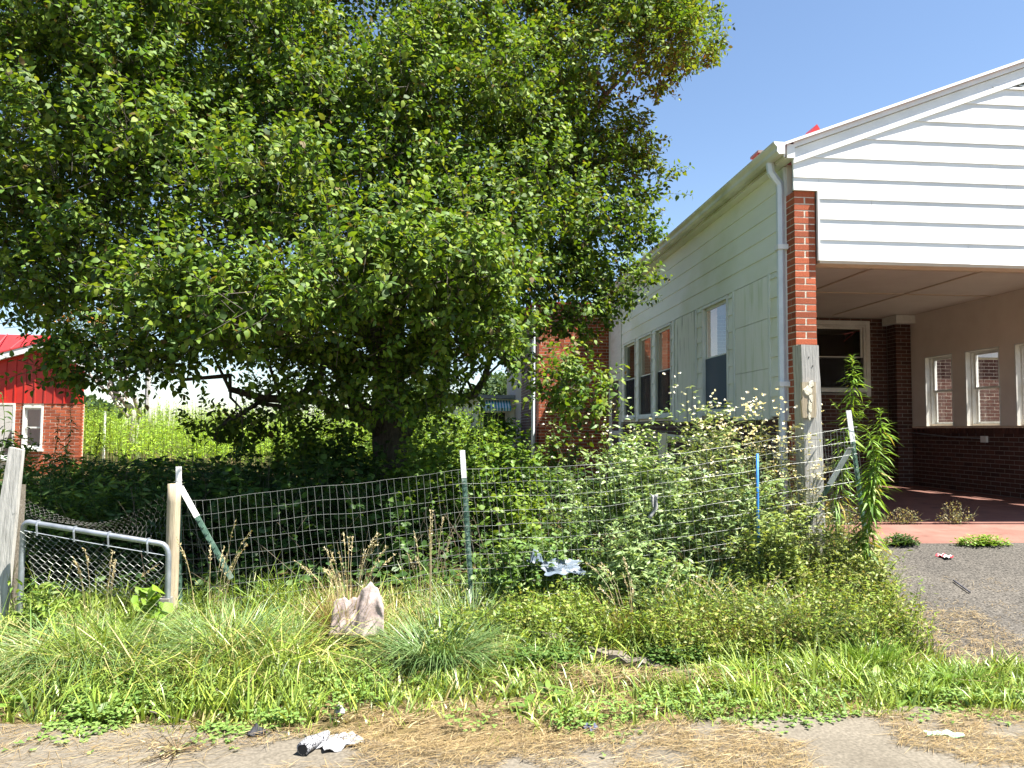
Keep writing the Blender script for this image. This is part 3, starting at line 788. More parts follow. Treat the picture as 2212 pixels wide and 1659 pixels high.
# main block behind -------------------------------------------------------------------
MB = Frame((0, 16.4, 0), (1, 0, 0), (0, -1, 0))
mb = fbox(MB, 'main_wall', 1.90, 3.75, .2, 4.15, -.25, -.008, M['mortar'], house)
lay_bricks(mb, MB, 1.88, 3.46, .42, 4.12, 'brick', single=lambda u, z: z > 1.0)
ML = Frame((1.88, 0, 0), (0, 1, 0), (-1, 0, 0))
ml = fbox(ML, 'main_side_wall', 16.42, 25.0, .2, 4.15, -.25, -.008, M['mortar_dark'], house)
lay_bricks(ml, ML, 16.40, 20.0, .42, 4.12, 'brick_dark', single=lambda u, z: False)
Geo().tube([(1.80, 16.33, 4.1), (1.80, 16.33, .5)], .04, 6).obj('downspout', M['downspout'], house)
# wing seen through the carport's right windows
WG = Frame((0, 14.6, 0), (1, 0, 0), (0, -1, 0))
wg = fbox(WG, 'wing_wall', 8.6, 14.0, .2, 2.95, -.25, -.008, M['mortar'], house)
lay_bricks(wg, WG, 8.6, 14.0, .42, 2.95, 'brick_dark', single=lambda u, z: False)
fbox(WG, 'wing_fascia', 8.6, 14.0, 2.96, 3.25, -.2, .05, M['white'], house)
# roofs of the main block (ridge along X) and the red ridge end that shows above the gutter
def gable_roof(x0, x1, y0, y1, ze, rise):
    ym = (y0 + y1) / 2
    v = [(x0, y0, ze), (x1, y0, ze), (x1, ym, ze + rise), (x0, ym, ze + rise), (x0, y1, ze), (x1, y1, ze)]
    v += [(a, b, c + .03) for a, b, c in v]
    f = [(3, 2, 1, 0), (5, 2, 3, 4), (6, 7, 8, 9), (9, 8, 11, 10), (0, 1, 7, 6), (4, 10, 11, 5), (0, 6, 9, 3), (3, 9, 10, 4), (1, 2, 8, 7), (2, 5, 11, 8)]
    return mesh('roof', v, f, M['redroof'], house)
gable_roof(1.8, 13.5, 16.3, 25.1, 4.16, .42)
gable_roof(8.5, 14.2, 14.45, 16.29, 3.26, .3)
pk = atY(*D(1765, 268), 11.0)
mesh('ridge_cap', [(pk[0] - .16, 11.0, pk[2] - .2), (pk[0] + .10, 11.0, pk[2] - .16), (pk[0], 11.0, pk[2]), (pk[0] - .16, 11.35, pk[2] - .2), (pk[0] + .10, 11.35, pk[2] - .16), (pk[0], 11.35, pk[2])],
     [(0, 1, 2), (5, 4, 3), (0, 3, 4, 1), (1, 4, 5, 2), (2, 5, 3, 0)], M['redroof'], house)
ck = atY(768, 158, 17.5)
ch = Geo().box(ck[0] - .22, ck[0] + .22, 17.5, 17.9, 4.2, ck[2] + .10).obj('chimney', M['mortar'], house)
lay_bricks(ch, Frame((ck[0], 17.5, 0), (1, 0, 0), (0, -1, 0)), -.22, .22, 4.3, ck[2] + .10, 'brick', single=lambda u, z: False)
lay_bricks(ch, Frame((ck[0] - .22, 17.5, 0), (0, 1, 0), (-1, 0, 0)), .0, .4, 4.3, ck[2] + .10, 'brick', single=lambda u, z: False)
Geo().box(ck[0] - .26, ck[0] + .26, 17.46, 17.94, ck[2] + .11, ck[2] + .17).obj('chimney_cap', M['mortar_dark'], house)

# cream handrail in front of the side wall
hr = empty('handrail', (2.9, 9.0, .4)); tag(hr, 'cream painted wooden handrail frame beside the side wall', 'handrail')
p0 = atY(1430 / 2.1603, 935 / 2.1603, 8.6); p1 = atY(1378 / 2.1603, 933 / 2.1603, 9.3)
Geo().box(p0[0] - .05, p0[0] + .05, 8.55, 8.65, .3, p0[2]).obj('post', M['rail'], hr)
Geo().box(p1[0] - .05, p1[0] + .05, 9.3, 9.4, .3, p1[2] - .02).obj('post', M['rail'], hr)
Geo().add([(p1[0] - .05, 9.34, p1[2] - .07), (p0[0] - .051, 8.6, p0[2] - .10), (p0[0] - .051, 8.64, p0[2] - .10), (p1[0] - .05, 9.38, p1[2] - .07), (p1[0] - .05, 9.34, p1[2] + .03), (p0[0] - .051, 8.6, p0[2] - .01), (p0[0] - .051, 8.64, p0[2] - .01), (p1[0] - .05, 9.38, p1[2] + .03)], CUBE_F).obj('rail', M['rail'], hr)
p2 = atX(1500 / 2.1603, 948 / 2.1603, 3.36)
g = Geo(); g.tube([(p0[0] + .05, 8.60, p0[2] - .05), (3.30, 8.55, p0[2] - .14)], .04, 4); g.obj('rail', M['rail'], hr)
g = Geo(); g.tube([(p0[0] + .05, 8.60, p0[2] - .38), (3.30, 8.55, p0[2] - .5)], .035, 4); g.obj('rail', M['rail'], hr)

# ================================================================== RED OUTBUILDING AND SHED
rh = empty('red_house', (-9.5, 18.5, .42))
tag(rh, 'small brick outbuilding with red metal gable and red roof', 'outbuilding')
YR = 17.0
def RQ(cx_, cy_, y=YR):               # crop-4 coordinates of the photo -> point on the wall plane
    return atY(cx_ / 2.765 / 3, (850 + cy_ / 2.765) / 3, y)
RF = Frame((0, YR, 0), (1, 0, 0), (0, -1, 0))
cR = RQ(690, 1000); zb = cR[2]; xR = cR[0]
pk = RQ(440, 505); le = RQ(0, 620); re_ = RQ(655, 640)
slL = (pk[2] - le[2]) / (pk[0] - le[0]); slR = (pk[2] - re_[2]) / (re_[0] - pk[0])
XL = xR - 4.6
def zrk(x): return pk[2] - (slL * (pk[0] - x) if x < pk[0] else slR * (x - pk[0]))
rwL = (RQ(195, 1000)[0] - .0, RQ(362, 1000)[0], .95, zb - .06)
rwA = (RQ(-160, 1000)[0], RQ(128, 1000)[0], .75, zb + .12)
g = Geo()
RF.box(g, XL, rwA[0], .2, zb, -.2, -.008); RF.box(g, rwA[1], rwL[0], .2, zb, -.2, -.008); RF.box(g, rwL[1], xR - .06, .2, zb, -.2, -.008)
RF.box(g, rwA[0], rwA[1], .2, rwA[2], -.2, -.008); RF.box(g, rwL[0], rwL[1], .2, rwL[2], -.2, -.008); RF.box(g, rwL[0], rwL[1], rwL[3], zb, -.2, -.008)
wl_ = g.obj('brick_wall', M['mortar'], rh)
lay_bricks(wl_, RF, rwA[1] + .005, xR, .42, zb, 'brick', openings=[rwL])
Geo().add([(xR - .06, YR + .008, .2), (xR - .008, YR + .008, .2), (xR - 2.2, YR + 4, .2), (xR - 2.4, YR + 4, .2), (xR - .06, YR + .008, zb), (xR - .008, YR + .008, zb), (xR - 2.2, YR + 4, zb + .4), (xR - 2.4, YR + 4, zb + .4)], CUBE_F).obj('side_wall', M['brick'], rh)
side_window(RF, rwL[0], rwL[1], rwL[2], rwL[3], rh, fm='frame')
side_window(RF, rwA[0], rwA[1], rwA[2], zb, rh, fm='frame')
Geo().box(XL, xR - 1.3, YR + 1.5, YR + 1.6, .3, 2.4).obj('inner_wall', M['trim'], rh)
# ribbed metal gable, one sheet per rib
x = XL; wdt = .20
while x < xR - .02:
    x1 = min(x + wdt, xR)
    pts = [(x, zb), (x1 - .004, zb), (x1 - .004, zrk(x1) - .05)] + ([(pk[0], pk[2] - .05)] if x < pk[0] < x1 else []) + [(x, zrk(x) - .05)]
    vv = [RF.p(a, b, .0) for a, b in pts] + [RF.p(a, b, -.02) for a, b in pts]
    n_ = len(pts)
    sh = mesh('metal_panel', vv, [tuple(range(n_)), tuple(reversed(range(n_, 2 * n_)))] + [(i, n_ + i, n_ + (i + 1) % n_, (i + 1) % n_) for i in range(n_)], M['redpanel'], rh)
    fbox(RF, 'rib', x, x + .028, zb, zrk(x + .02) - .06, .0, .016, M['redpanel'], sh)
    x += wdt
# white rake boards, soffit and the red roof
for (xa, xb) in ((XL - .2, pk[0]), (pk[0], xR + .12)):
    vv = []
    for yy in (YR - .16, YR - .135):
        for (xx, dz) in ((xa, -.13), (xb, -.13), (xb, 0), (xa, 0)):
            vv.append((xx, yy, zrk(xx) + .06 + dz))
    mesh('rake_board', vv, [(0, 1, 2, 3), (7, 6, 5, 4), (0, 4, 5, 1), (1, 5, 6, 2), (2, 6, 7, 3), (3, 7, 4, 0)], M['white'], rh)
    vv = [(xx, yy, zrk(xx) + dz) for dz in (-.045, -.035) for (xx, yy) in ((xa, YR - .134), (xb, YR - .134), (xb, YR + .02), (xa, YR + .02))]
    mesh('soffit', vv, CUBE_F, M['trim'], rh)
def roofq(name, a, b, c, d, t=.03):
    v = [a, b, c, d] + [(p[0], p[1], p[2] + t) for p in (a, b, c, d)]
    return mesh(name, v, CUBE_F, M['redroof'], rh)
hz_ = RQ(440, 478)[2] + .02
roofq('roof', (XL - .2, YR - .17, zrk(XL - .2) + .065), (pk[0], YR - .17, pk[2] + .065), (pk[0], YR + .5, hz_ + .12), (XL - .2, YR + .5, hz_ + .14))
roofq('roof', (pk[0] + .002, YR - .17, pk[2] + .065), (xR + .14, YR - .17, zrk(xR + .14) + .065), (xR - 2.1, YR + 4, zrk(xR + .14) + .065), (pk[0] - 2.3, YR + 4, pk[2] + .065))
for i in range(10):
    xx = pk[0] - .35 - i * .42
    Geo().tube([(xx, YR - .17, zrk(xx) + .10), (xx, YR + .48, hz_ + .17)], .014, 4).obj('roof_rib', M['redroof'], rh)

sh_ = empty('shed', (1.2, 22.0, .42)); tag(sh_, 'pale grey shed with teal and white striped window awning', 'shed')
aw0 = atY(1438 / 3, 1200 / 3, 21.6); aw1 = atY(1533 / 3, 1228 / 3, 21.6)
SF = Frame((0, 22.0, 0), (1, 0, 0), (0, -1, 0))
g = Geo(); SF.box(g, aw0[0] - 1.2, aw1[0] + .25, .2, aw0[2] + .05, -2.0, 0); g.obj('wall', M['trim'], sh_)
wd = fbox(SF, 'window', aw0[0] + .08, aw1[0] - .08, 1.0, aw1[2] - .03, .001, .03, M['frame'], sh_)
fbox(SF, 'pane', aw0[0] + .14, aw1[0] - .14, 1.06, aw1[2] - .09, .031, .034, M['black'], wd)
M['teal'] = rough_mat('teal_awning', [(.3, (.02, .22, .26)), (.7, (.03, .30, .34))], 4, rough=.6, bump=0)
M['aw_white'] = rough_mat('white_awning', [(.3, (.65, .68, .68)), (.7, (.75, .78, .78))], 4, rough=.6, bump=0)
aw = mesh('awning', [(aw0[0], 22.0, aw0[2]), (aw1[0], 22.0, aw0[2]), (aw1[0], 21.55, aw1[2] + .03), (aw0[0], 21.55, aw1[2] + .03), (aw0[0], 22.0, aw0[2] + .01), (aw1[0], 22.0, aw0[2] + .01), (aw1[0], 21.55, aw1[2] + .04), (aw0[0], 21.55, aw1[2] + .04)],
          [(3, 2, 1, 0), (4, 7, 6, 5), (0, 1, 5, 4), (1, 2, 6, 5), (2, 3, 7, 6), (3, 0, 4, 7)], M['trim'], sh_)
ns = 22; ws = (aw1[0] - aw0[0]) / ns
for i in range(ns):
    xa, xb = aw0[0] + i * ws, aw0[0] + (i + 1) * ws
    mesh('stripe', [(xa, 21.995, aw0[2] + .012), (xb, 21.995, aw0[2] + .012), (xb, 21.545, aw1[2] + .042), (xa, 21.545, aw1[2] + .042), (xa, 21.54, aw1[2] - .05), (xb, 21.54, aw1[2] - .05)],
         [(3, 2, 1, 0), (4, 5, 2, 3)], M['teal' if i % 2 else 'aw_white'], aw)
Geo().box(aw0[0] - 1.35, aw1[0] + .4, 21.8, 24.2, aw0[2] + .06, aw0[2] + .16).obj('roof', M['galv'], sh_)

# ================================================================== FENCE, POSTS, GATE
YFN = 5.60
fence = empty('wire_fence', (.6, YFN, .05)); tag(fence, 'welded wire mesh fence on green metal posts with white tips', 'fence')
twx = []; twz = []
for (a, b) in ((386, 1083), (440, 1078), (520, 1069), (620, 1058), (700, 1050), (800, 1042), (900, 1026), (1000, 1015), (1100, 1012), (1170, 1008), (1300, 1002), (1484, 977), (1650, 952), (1800, 932), (1850, 922)):
    p = atY(*D(a, b), YFN); twx.append(p[0]); twz.append(p[2])
def ztop(x): return float(np.interp(x, twx, twz)) + .004 * math.sin(x * 5.1) + .003 * math.sin(x * 13 + 1)
XF0, XF1 = twx[0] + .02, twx[-1]
def yf_(x, z): return YFN - .02 + .018 * math.sin(x * 2.3 + z * 1.5) + .008 * math.sin(x * 7 + z * 4)
WR = .00095
def wire_obj(name, pts, r, parent, mat='wire'):
    g = Geo(); g.tube(pts, r, 4, caps=False); return g.obj(name, M[mat], parent)
for r in range(12):
    pts = []
    for x in np.linspace(XF0, XF1, 64):
        z = ztop(x) - .1016 * r + .002 * math.sin(x * 9 + r * 2.1)
        pts.append((x, yf_(x, z), z))
    pts = [p for p in pts if p[2] > float(gz(p[0], YFN)) - .05]
    if len(pts) > 3: wire_obj('horizontal_wire', pts, WR, fence)
x = XF0; i = 0
while x < XF1:
    zt = ztop(x); pts = []
    j1, j2 = random.uniform(-.006, .006), random.uniform(0, 6)
    for k in range(12):
        z = zt - .1016 * k
        xx = x + .011 * k + j1 * math.sin(k * 1.3 + j2)
        if z < float(gz(x, YFN)) - .05: break
        pts.append((xx, yf_(xx, z) - .003, z))
    if len(pts) > 2: wire_obj('vertical_wire', pts, WR * .9, fence)
    x += .0508
def tpost(top, bot, parent, tip=.22, name='post'):
    """metal T-post between two points with studs and a white painted tip"""
    top = Vector(top); bot = Vector(bot); d = (top - bot).normalized()
    Lg = (top - bot).length
    def seg(a, b, g, fat=0):
        A = bot + d * a; B = bot + d * b
        sx = Vector((1, 0, 0)); sx = (sx - d * sx.dot(d)).normalized(); sy = d.cross(sx)
        for (x0, x1, y0, y1) in ((-.018 - fat, .018 + fat, -.003 - fat, .003 + fat), (-.003 - fat, .003 + fat, .0035, .032 + fat)):
            v = [tuple(Q + sx * xx + sy * yy) for Q in (A, B) for (xx, yy) in ((x0, y0), (x1, y0), (x1, y1), (x0, y1))]
            g.add(v, CUBE_F)
        return sx, sy
    g = Geo(); sx, sy = seg(0, Lg - tip, g)
    a = .08
    while a < Lg - tip:
        c = bot + d * a
        v = [tuple(c + sx * xx + sy * yy + d * zz) for zz in (0, .02) for (xx, yy) in ((-.008, -.011), (.008, -.011), (.008, -.0031), (-.008, -.0031))]
        g.add(v, CUBE_F); a += .054
    po = g.obj(name, M['post_green'], parent)
    g = Geo(); seg(Lg - tip, Lg, g, .001); g.obj('white_tip', M['post_white'], po)
    return po
def pt(a, b, Y=YFN): return tuple(atY(*D(a, b), Y))
p1t, p2t, p3t = pt(386, 1008), pt(999, 973), pt(1833, 887)
p2t = (p2t[0], YFN + .02, p2t[2])
tpost(p1t, (p1t[0] + .05, YFN, -.15), fence, .21)
tpost(p2t, (p2t[0] + .10, YFN + .03, -.05), fence, .20)
tpost(p3t, (p3t[0] + .19, YFN, .10), fence, .25)
b1a, b1b = pt(390, 1052, YFN - .03), pt(500, 1250, YFN - .10)
tpost(b1a, b1b, fence, .24, 'brace')
b3a, b3b = pt(1838, 968, YFN + .04), pt(1722, 1180, YFN + .25)
tpost(b3a, (b3b[0] - .1, YFN + .28, b3b[2] - .15), fence, .32, 'brace')
for (q, c) in ((p1t, .12), (p1t, .26), (p3t, .3)):
    g = Geo(); pts = [(q[0] + .03 * math.cos(t), YFN + .03 * math.sin(t), q[2] - c + .004 * t) for t in np.linspace(0, 6.28, 9)]
    g.tube(pts, .0022, 4); g.obj('wire_tie', M['rust'], fence)
# side run of the fence going back from the corner post to the pillar
g = Geo()
for k in range(11):
    x0, z0 = p3t[0] + .04, 1.44 - .1016 * k
    wire_obj('horizontal_wire', [(x0 - .0 + .01 * k, YFN + .02, z0), (x0 - .03, 6.3, z0 + .03), (x0 - .02, 7.0, z0 + .06)], WR, fence)
for k in range(26):
    y = YFN + .06 + k * .0508
    wire_obj('vertical_wire', [(p3t[0] + .04 + .02, y, .40 + .0), (p3t[0] + .03, y, .9), (p3t[0] + .02, y, 1.45 + .04 * k / 26)], WR * .8, fence)

# blue rod stuck in the weeds by the fence
r0, r1 = pt(1636, 980, YFN - .06), pt(1641, 1225, YFN - .06)
M['blue'] = rough_mat('blue_plastic', [(.3, (.02, .12, .42)), (.7, (.04, .22, .58))], 20, rough=.5, bump=.1)
rod = Geo(); rod.tube([(r1[0] + .005, r1[1], r1[2] - .12), (r1[0], r1[1] + .01, r1[2]), ((r0[0] + r1[0]) / 2 - .006, r0[1], (r0[2] + r1[2]) / 2), r0], [.009, .011, .0105, .010], 7)
tag(rod.obj('blue_stake', M['blue'], smooth=True), 'thin blue plastic stake standing in the weeds at the fence', 'stake')

# weathered post with the small carved board, in front of the brick pillar
wp = empty('wooden_post', (2.86, 5.95, .3)); tag(wp, 'tall weathered grey wooden post with small plaque, before the brick pillar', 'post')
wT = atY(*D(1747, 745), 5.9)
hw_ = .078
bx = atY(*D(1760, 1000), 5.9)[0]
v = [(bx - hw_ + .006, 5.88, .1), (bx + hw_ + .006, 5.88, .1), (bx + hw_ + .006, 6.03, .1), (bx - hw_ + .006, 6.03, .1), (wT[0] - hw_ + .004, 5.88, wT[2]), (wT[0] + hw_ - .004, 5.88, wT[2] - .004), (wT[0] + hw_ - .004, 6.03, wT[2]), (wT[0] - hw_ + .004, 6.03, wT[2])]
# subdivided shaft with slight unevenness
g = Geo(); nseg = 14
for i in range(nseg + 1):
    t = i / nseg
    for k in range(4):
        a, b = Vector(v[k]), Vector(v[k + 4]); q = a.lerp(b, t)
        g.v.append((q.x + random.uniform(-.003, .003), q.y + random.uniform(-.002, .002), q.z))
for i in range(nseg):
    for k in range(4):
        g.f.append((i * 4 + k, i * 4 + (k + 1) % 4, i * 4 + 4 + (k + 1) % 4, i * 4 + 4 + k))
g.f += [(3, 2, 1, 0), tuple(nseg * 4 + k for k in range(4))]
g.obj('shaft', M['wood_grey'], wp)
pa = atY(*D(1731, 826), 5.86); pb = atY(*D(1765, 902), 5.86)
g = Geo(); bxs = [(pa[0], pa[2]), (pb[0] - .012, pa[2] + .004), (pb[0] - .008, pb[2] + .05), (pb[0] - .014, pb[2]), (pa[0] + .004, pb[2] - .004), (pa[0] - .006, pb[2] + .13), (pa[0] + .004, pb[2] + .16)]
n_ = len(bxs); g.v = [(a, 5.848, b) for a, b in bxs] + [(a, 5.878, b) for a, b in bxs]
g.f = [tuple(reversed(range(n_))), tuple(range(n_, 2 * n_))] + [(i, (i + 1) % n_, n_ + (i + 1) % n_, n_ + i) for i in range(n_)]
plq = g.obj('plaque', M['wood_tan'], wp)
M['cream'] = rough_mat('cream_paint', [(.3, (.50, .46, .34)), (.7, (.72, .68, .58))], 40, rough=.8, bump=.4)
def blob(cx_, cz_, rx_, rz_, y, n=11, jit=.25):
    pts = [(cx_ + rx_ * math.cos(t) * (1 + random.uniform(-jit, jit)), cz_ + rz_ * math.sin(t) * (1 + random.uniform(-jit, jit))) for t in np.linspace(0, 6.283, n, endpoint=False)]
    g = Geo(); g.v = [(a, y, b) for a, b in pts] + [(cx_ + (a - cx_) * 1.1, y + .006, cz_ + (b - cz_) * 1.1) for a, b in pts]
    g.f = [tuple(reversed(range(n)))] + [(i, (i + 1) % n, n + (i + 1) % n, n + i) for i in range(n)]
    return g
mx_ = (pa[0] + pb[0]) / 2; mz_ = (pa[2] + pb[2]) / 2
for (dx, dz, rx_, rz_) in ((.012, .155, .022, .024), (-.012, .10, .032, .036), (.008, .045, .015, .04), (.0, -.02, .016, .05), (-.006, -.10, .010, .03)):
    blob(mx_ + dx, mz_ + dz - .03, rx_, rz_, 5.842).obj('painted_relief', M['cream'], plq)
for (dx, dz) in ((-.01, -.10), (.02, -.17)):
    Geo().tube([(wT[0] + dx, 5.876, wT[2] + dz), (wT[0] + dx, 5.886, wT[2] + dz)], .005, 6).obj('nail', M['black'], wp)

# gate post, far-left posts
def round_post(name, x, y, z0, z1, r, lean=(0, 0), mat='wood_tan', square=False):
    g = Geo(); n = 12 if not square else 4; ns = 9
    for i in range(ns + 1):
        t = i / ns
        for k in range(n):
            a = 2 * math.pi * k / n + math.pi / 4
            rr = r * (1 + .05 * math.sin(a * 3 + t * 4) + random.uniform(-.02, .02)) * (1.41 if square else 1)
            g.v.append((x + lean[0] * t + rr * math.cos(a), y + lean[1] * t + rr * math.sin(a), z0 + (z1 - z0) * t + (random.uniform(-.006, .006) if i == ns else 0)))
    for i in range(ns):
        for k in range(n):
            g.f.append((i * n + k, i * n + (k + 1) % n, (i + 1) * n + (k + 1) % n, (i + 1) * n + k))
    g.f += [tuple(reversed(range(n))), tuple(ns * n + k for k in range(n))]
    return g.obj(name, M[mat], smooth=not square)
wq = atY(*D(372, 1046), 5.45)
tag(round_post('gate_post', wq[0], 5.50, -.1, wq[2], .043, (0, 0), 'wood_tan'), 'weathered round wooden post between chain link gate and wire fence', 'post')
lq = atY(*D(24, 966), 5.5)
g = Geo()
ba = atY(*D(-6, 1200), 5.45); 
g.v = [(ba[0] - .12, 5.45, .0), (ba[0] + .06, 5.45, .0), (lq[0] + .055, 5.53, lq[2] - .02), (lq[0] - .03, 5.53, lq[2])]
g.v += [(a, b + .04, c) for a, b, c in g.v]
g.f = [(0, 1, 2, 3), (7, 6, 5, 4), (0, 4, 5, 1), (1, 5, 6, 2), (2, 6, 7, 3), (3, 7, 4, 0)]
tag(g.obj('leaning_board', M['wood_grey']), 'weathered grey board leaning against the short gate post', 'board')
lb = atY(*D(38, 1050), 5.62)
tag(round_post('short_post', lb[0] - .04, 5.66, -.05, lb[2], .05, (0, 0), 'wood_dark', True), 'short dark wooden post behind the leaning grey board', 'post')

# chain-link gate
gate = empty('chain_link_gate', (-2.4, 5.4, .0)); tag(gate, 'sagging chain link gate with galvanised tube frame', 'gate')
YG = 5.40
ga, gb = atY(*D(62, 1128), YG), atY(*D(345, 1174), YG)
gR = atY(*D(364, 1215), YG); gRb = atY(*D(362, 1310), YG); gL = atY(*D(46, 1160), YG)
top = []
top += [(gL[0] - .005, YG + .02, -.03), (gL[0], YG + .02, .3), (gL[0], YG + .02, gL[2])]
for t in np.linspace(.2, 1, 5):
    a = (1 - t) ** 2; b = 2 * t * (1 - t); c = t * t
    cor = (gL[0] + .0, gL[2] + (ga[2] - gL[2]) * 1.0)
    top.append((a * gL[0] + b * cor[0] + c * ga[0], YG + .02 * (1 - t), a * gL[2] + b * cor[1] + c * ga[2]))
top.append(tuple(gb))
for t in np.linspace(.2, 1, 5):
    a = (1 - t) ** 2; b = 2 * t * (1 - t); c = t * t
    cor = (gR[0] + .004, gb[2] - .006)
    top.append((a * gb[0] + b * cor[0] + c * gR[0], YG, a * gb[2] + b * cor[1] + c * gR[2]))
top += [tuple(gRb), (gRb[0], YG, -.03)]
Geo().tube(top, .0185, 10).obj('tube_frame', M['galv'], gate, smooth=True)
def gtop(x): return ga[2] + (gb[2] - ga[2]) * (x - ga[0]) / (gb[0] - ga[0])
for t in (.08, .36, .62, .92):                       # bands round the top tube
    x = ga[0] + (gb[0] - ga[0]) * t; z = gtop(x)
    Geo().tube([(x, YG - .024, z - .075), (x - .004, YG - .027, z - .01), (x - .006, YG - .012, z + .022), (x - .006, YG + .012, z + .022), (x - .004, YG + .024, z)], .006, 5).obj('band', M['galv'], gate)
wire_obj('tension_wire', [(ga[0] - .02, YG - .01, gtop(ga[0]) - .055), ((ga[0] + gb[0]) / 2, YG - .012, gtop((ga[0] + gb[0]) / 2) - .068), (gR[0] - .01, YG - .01, gtop(gR[0]) - .07)], .003, gate, 'galv')
pw, ph = .052, .050                                  # diamond width and height
k = 0
while True:                                          # woven zigzag wires, each hooking into the next
    x0 = ga[0] - .03 + k * pw / 2
    if x0 > gR[0]: break
    pts = []
    for j in range(15):
        side = 1 if (j + k) % 2 else -1
        xx = x0 + side * pw / 4 + .006 * j
        z = gtop(x0) - .062 - j * ph / 2 * 1.0
        if xx > gR[0] - .012 or z < -.05: break
        pts.append((xx, YG + .004 * side + .012 * math.sin(x0 * 5 + j * .4), z + .004 * math.sin(k * .7)))
    if len(pts) > 2: wire_obj('woven_wire', pts, .0015, gate, 'wire')
    k += 1
Geo().box(wq[0] - .055, wq[0] + .03, 5.37, 5.45, .24, .30).obj('latch', M['rust'], gate)

# loose hexagonal netting slung above the gate
acc = Acc(); A = []; B = []
def net(u, v_):                                     # u along, v down
    xx = lb[0] + .03 + u * (wq[0] - lb[0] - .03)
    sag = .24 * math.sin(min(max(u, 0), 1) * math.pi) * (.9 - .2 * v_)
    top_ = (1 - u) * (lb[2] - .06) + u * (wq[2] - .02) - sag
    bot_ = (1 - u) * (ga[2] + .04) + u * (gR[2] + .06)
    return (xx + .006 * math.sin(9 * v_ + u * 20), 5.55 + .05 * math.sin(u * 7 + v_ * 5), top_ + (bot_ - top_) * v_)
nu, nv = 30, 7
for i in range(nu):
    for j in range(nv):
        off = .5 if j % 2 else 0
        u0 = (i + off) / nu; u1 = (i + off + .5) / nu; um = (i + off + .25) / nu
        va, vb, vc = j / nv, (j + .45) / nv, (j + 1) / nv
        q0, q1, q2 = net(u0, va), net(um, vb), net(u1, va)
        A += [q0, q2, q1]; B += [q1, q1, net(um, vc)]
A = np.array(A); B = np.array(B)
acc.sticks(A, B, .0006, .0006, np.tile([[.3, .29, .27]], (len(A), 1)))
tag(acc.obj('wire_netting', M['straw']), 'loose hexagonal wire netting sagging above the chain link gate', 'netting')

# ================================================================== THE BIG TREE
UP = np.array([0, 0, 1.0])
def wiggle(a, b, n, amp, rnd):
    a = np.array(a, float); b = np.array(b, float)
    pts = [a + (b - a) * t for t in np.linspace(0, 1, n)]
    return [tuple(p + (rnd.normal(0, amp, 3) if 0 < i < n - 1 else 0)) for i, p in enumerate(pts)]
def tree_branch(name, a, b, r0, r1, parent, mat='bark', n=8, amp=.06, seg=10):
    pts = wiggle(a, b, n, amp, rng)
    Geo().tube(pts, list(np.linspace(r0, r1, n)), seg).obj(name, M[mat], parent, smooth=True)
    return pts
def shoots(acc, lobes, per_m2, leafL=(.055, .09), cols=None, w=None, wood=(.07, .06, .045), nl=(10, 19), inner=.45, gap=.12, rat=.62, upw=.55, twr=.0035):
    """leafy twigs spread through a set of ellipsoid lobes (cx,cy,cz,rx,ry,rz)"""
    lob = np.array(lobes)
    for li, (cx_, cy_, cz_, rx_, ry_, rz_) in enumerate(lob):
        n = int(per_m2 * 4 * math.pi * ((rx_ * ry_ * rz_) ** (1 / 3)) ** 2)
        d = rdir(n)
        u = 1 - np.abs(rng.normal(0, inner, n)) * .55
        u = np.clip(u, .15, 1.02) * (1 + .10 * np.sin(d[:, 0] * 7 + li) * np.sin(d[:, 1] * 6 + 2 * li) + .08 * np.sin(d[:, 2] * 9 + li * 1.7))
        P = np.array([cx_, cy_, cz_]) + d * np.array([rx_, ry_, rz_]) * u[:, None]
        nzv = np.sin(P[:, 0] * 4.3 + 1.3 * np.sin(P[:, 1] * 3.1)) * np.sin(P[:, 2] * 4.9 + 1.1 * np.sin(P[:, 0] * 2.7)) + .5 * np.sin(P[:, 1] * 5.2 + P[:, 2] * 3)
        keep = (nzv > -.85 + gap) | (rng.random(n) < .25)
        for lj, L2 in enumerate(lob):
            if lj != li:
                if abs(L2[0] - cx_) > L2[3] + rx_ or abs(L2[2] - cz_) > L2[5] + rz_: continue
                q = (((P - L2[:3]) / L2[3:]) ** 2).sum(1)
                keep &= ~((q < .5) & (rng.random(n) < .7))
        P = P[keep]; d = d[keep]; n = len(P)
        if n == 0: continue
        Ls = rng.uniform(.18, .46, n)
        sdv = unit(d * .55 + UP * upw + rng.normal(0, .38, (n, 3)))
        tipp = P + sdv * Ls[:, None]
        acc.sticks(P - sdv * .12, tipp, twr, twr * .3, cvar(wood, n))
        cnt = rng.integers(nl[0], nl[1], n)
        idx = np.repeat(np.arange(n), cnt)
        k = np.concatenate([np.arange(c) for c in cnt])
        t = (k + .5) / cnt[idx]
        ang = k * 2.4 + rng.uniform(0, 6.28, n)[idx]
        ax = sdv[idx]
        ref = np.where(np.abs(ax[:, 2:3]) < .9, UP[None], np.array([[1.0, 0, 0]]))
        a = unit(np.cross(ax, ref)); b = np.cross(ax, a)
        rad = a * np.cos(ang)[:, None] + b * np.sin(ang)[:, None]
        LP = P[idx] + ax * (Ls[idx] * t)[:, None] + rad * .012
        LD = unit(rad * .8 + ax * .45 + rng.normal(0, .25, (len(idx), 3)) - UP * .12)
        LN = unit(UP * .75 + d[idx] * .35 + rng.normal(0, .42, (len(idx), 3)))
        LL = rng.uniform(leafL[0], leafL[1], len(idx)) * (1 - .25 * t)
        clump = cvar((1, 1, 1), n, .16, .10)[idx]
        C = cmix(cols, w, len(idx), .14, .07) * clump
        acc.leaves(LP, LD, LN, LL, LL * rat * rng.uniform(.85, 1.15, len(idx)), C, bend=.22, shape='ovate', fold=.10)
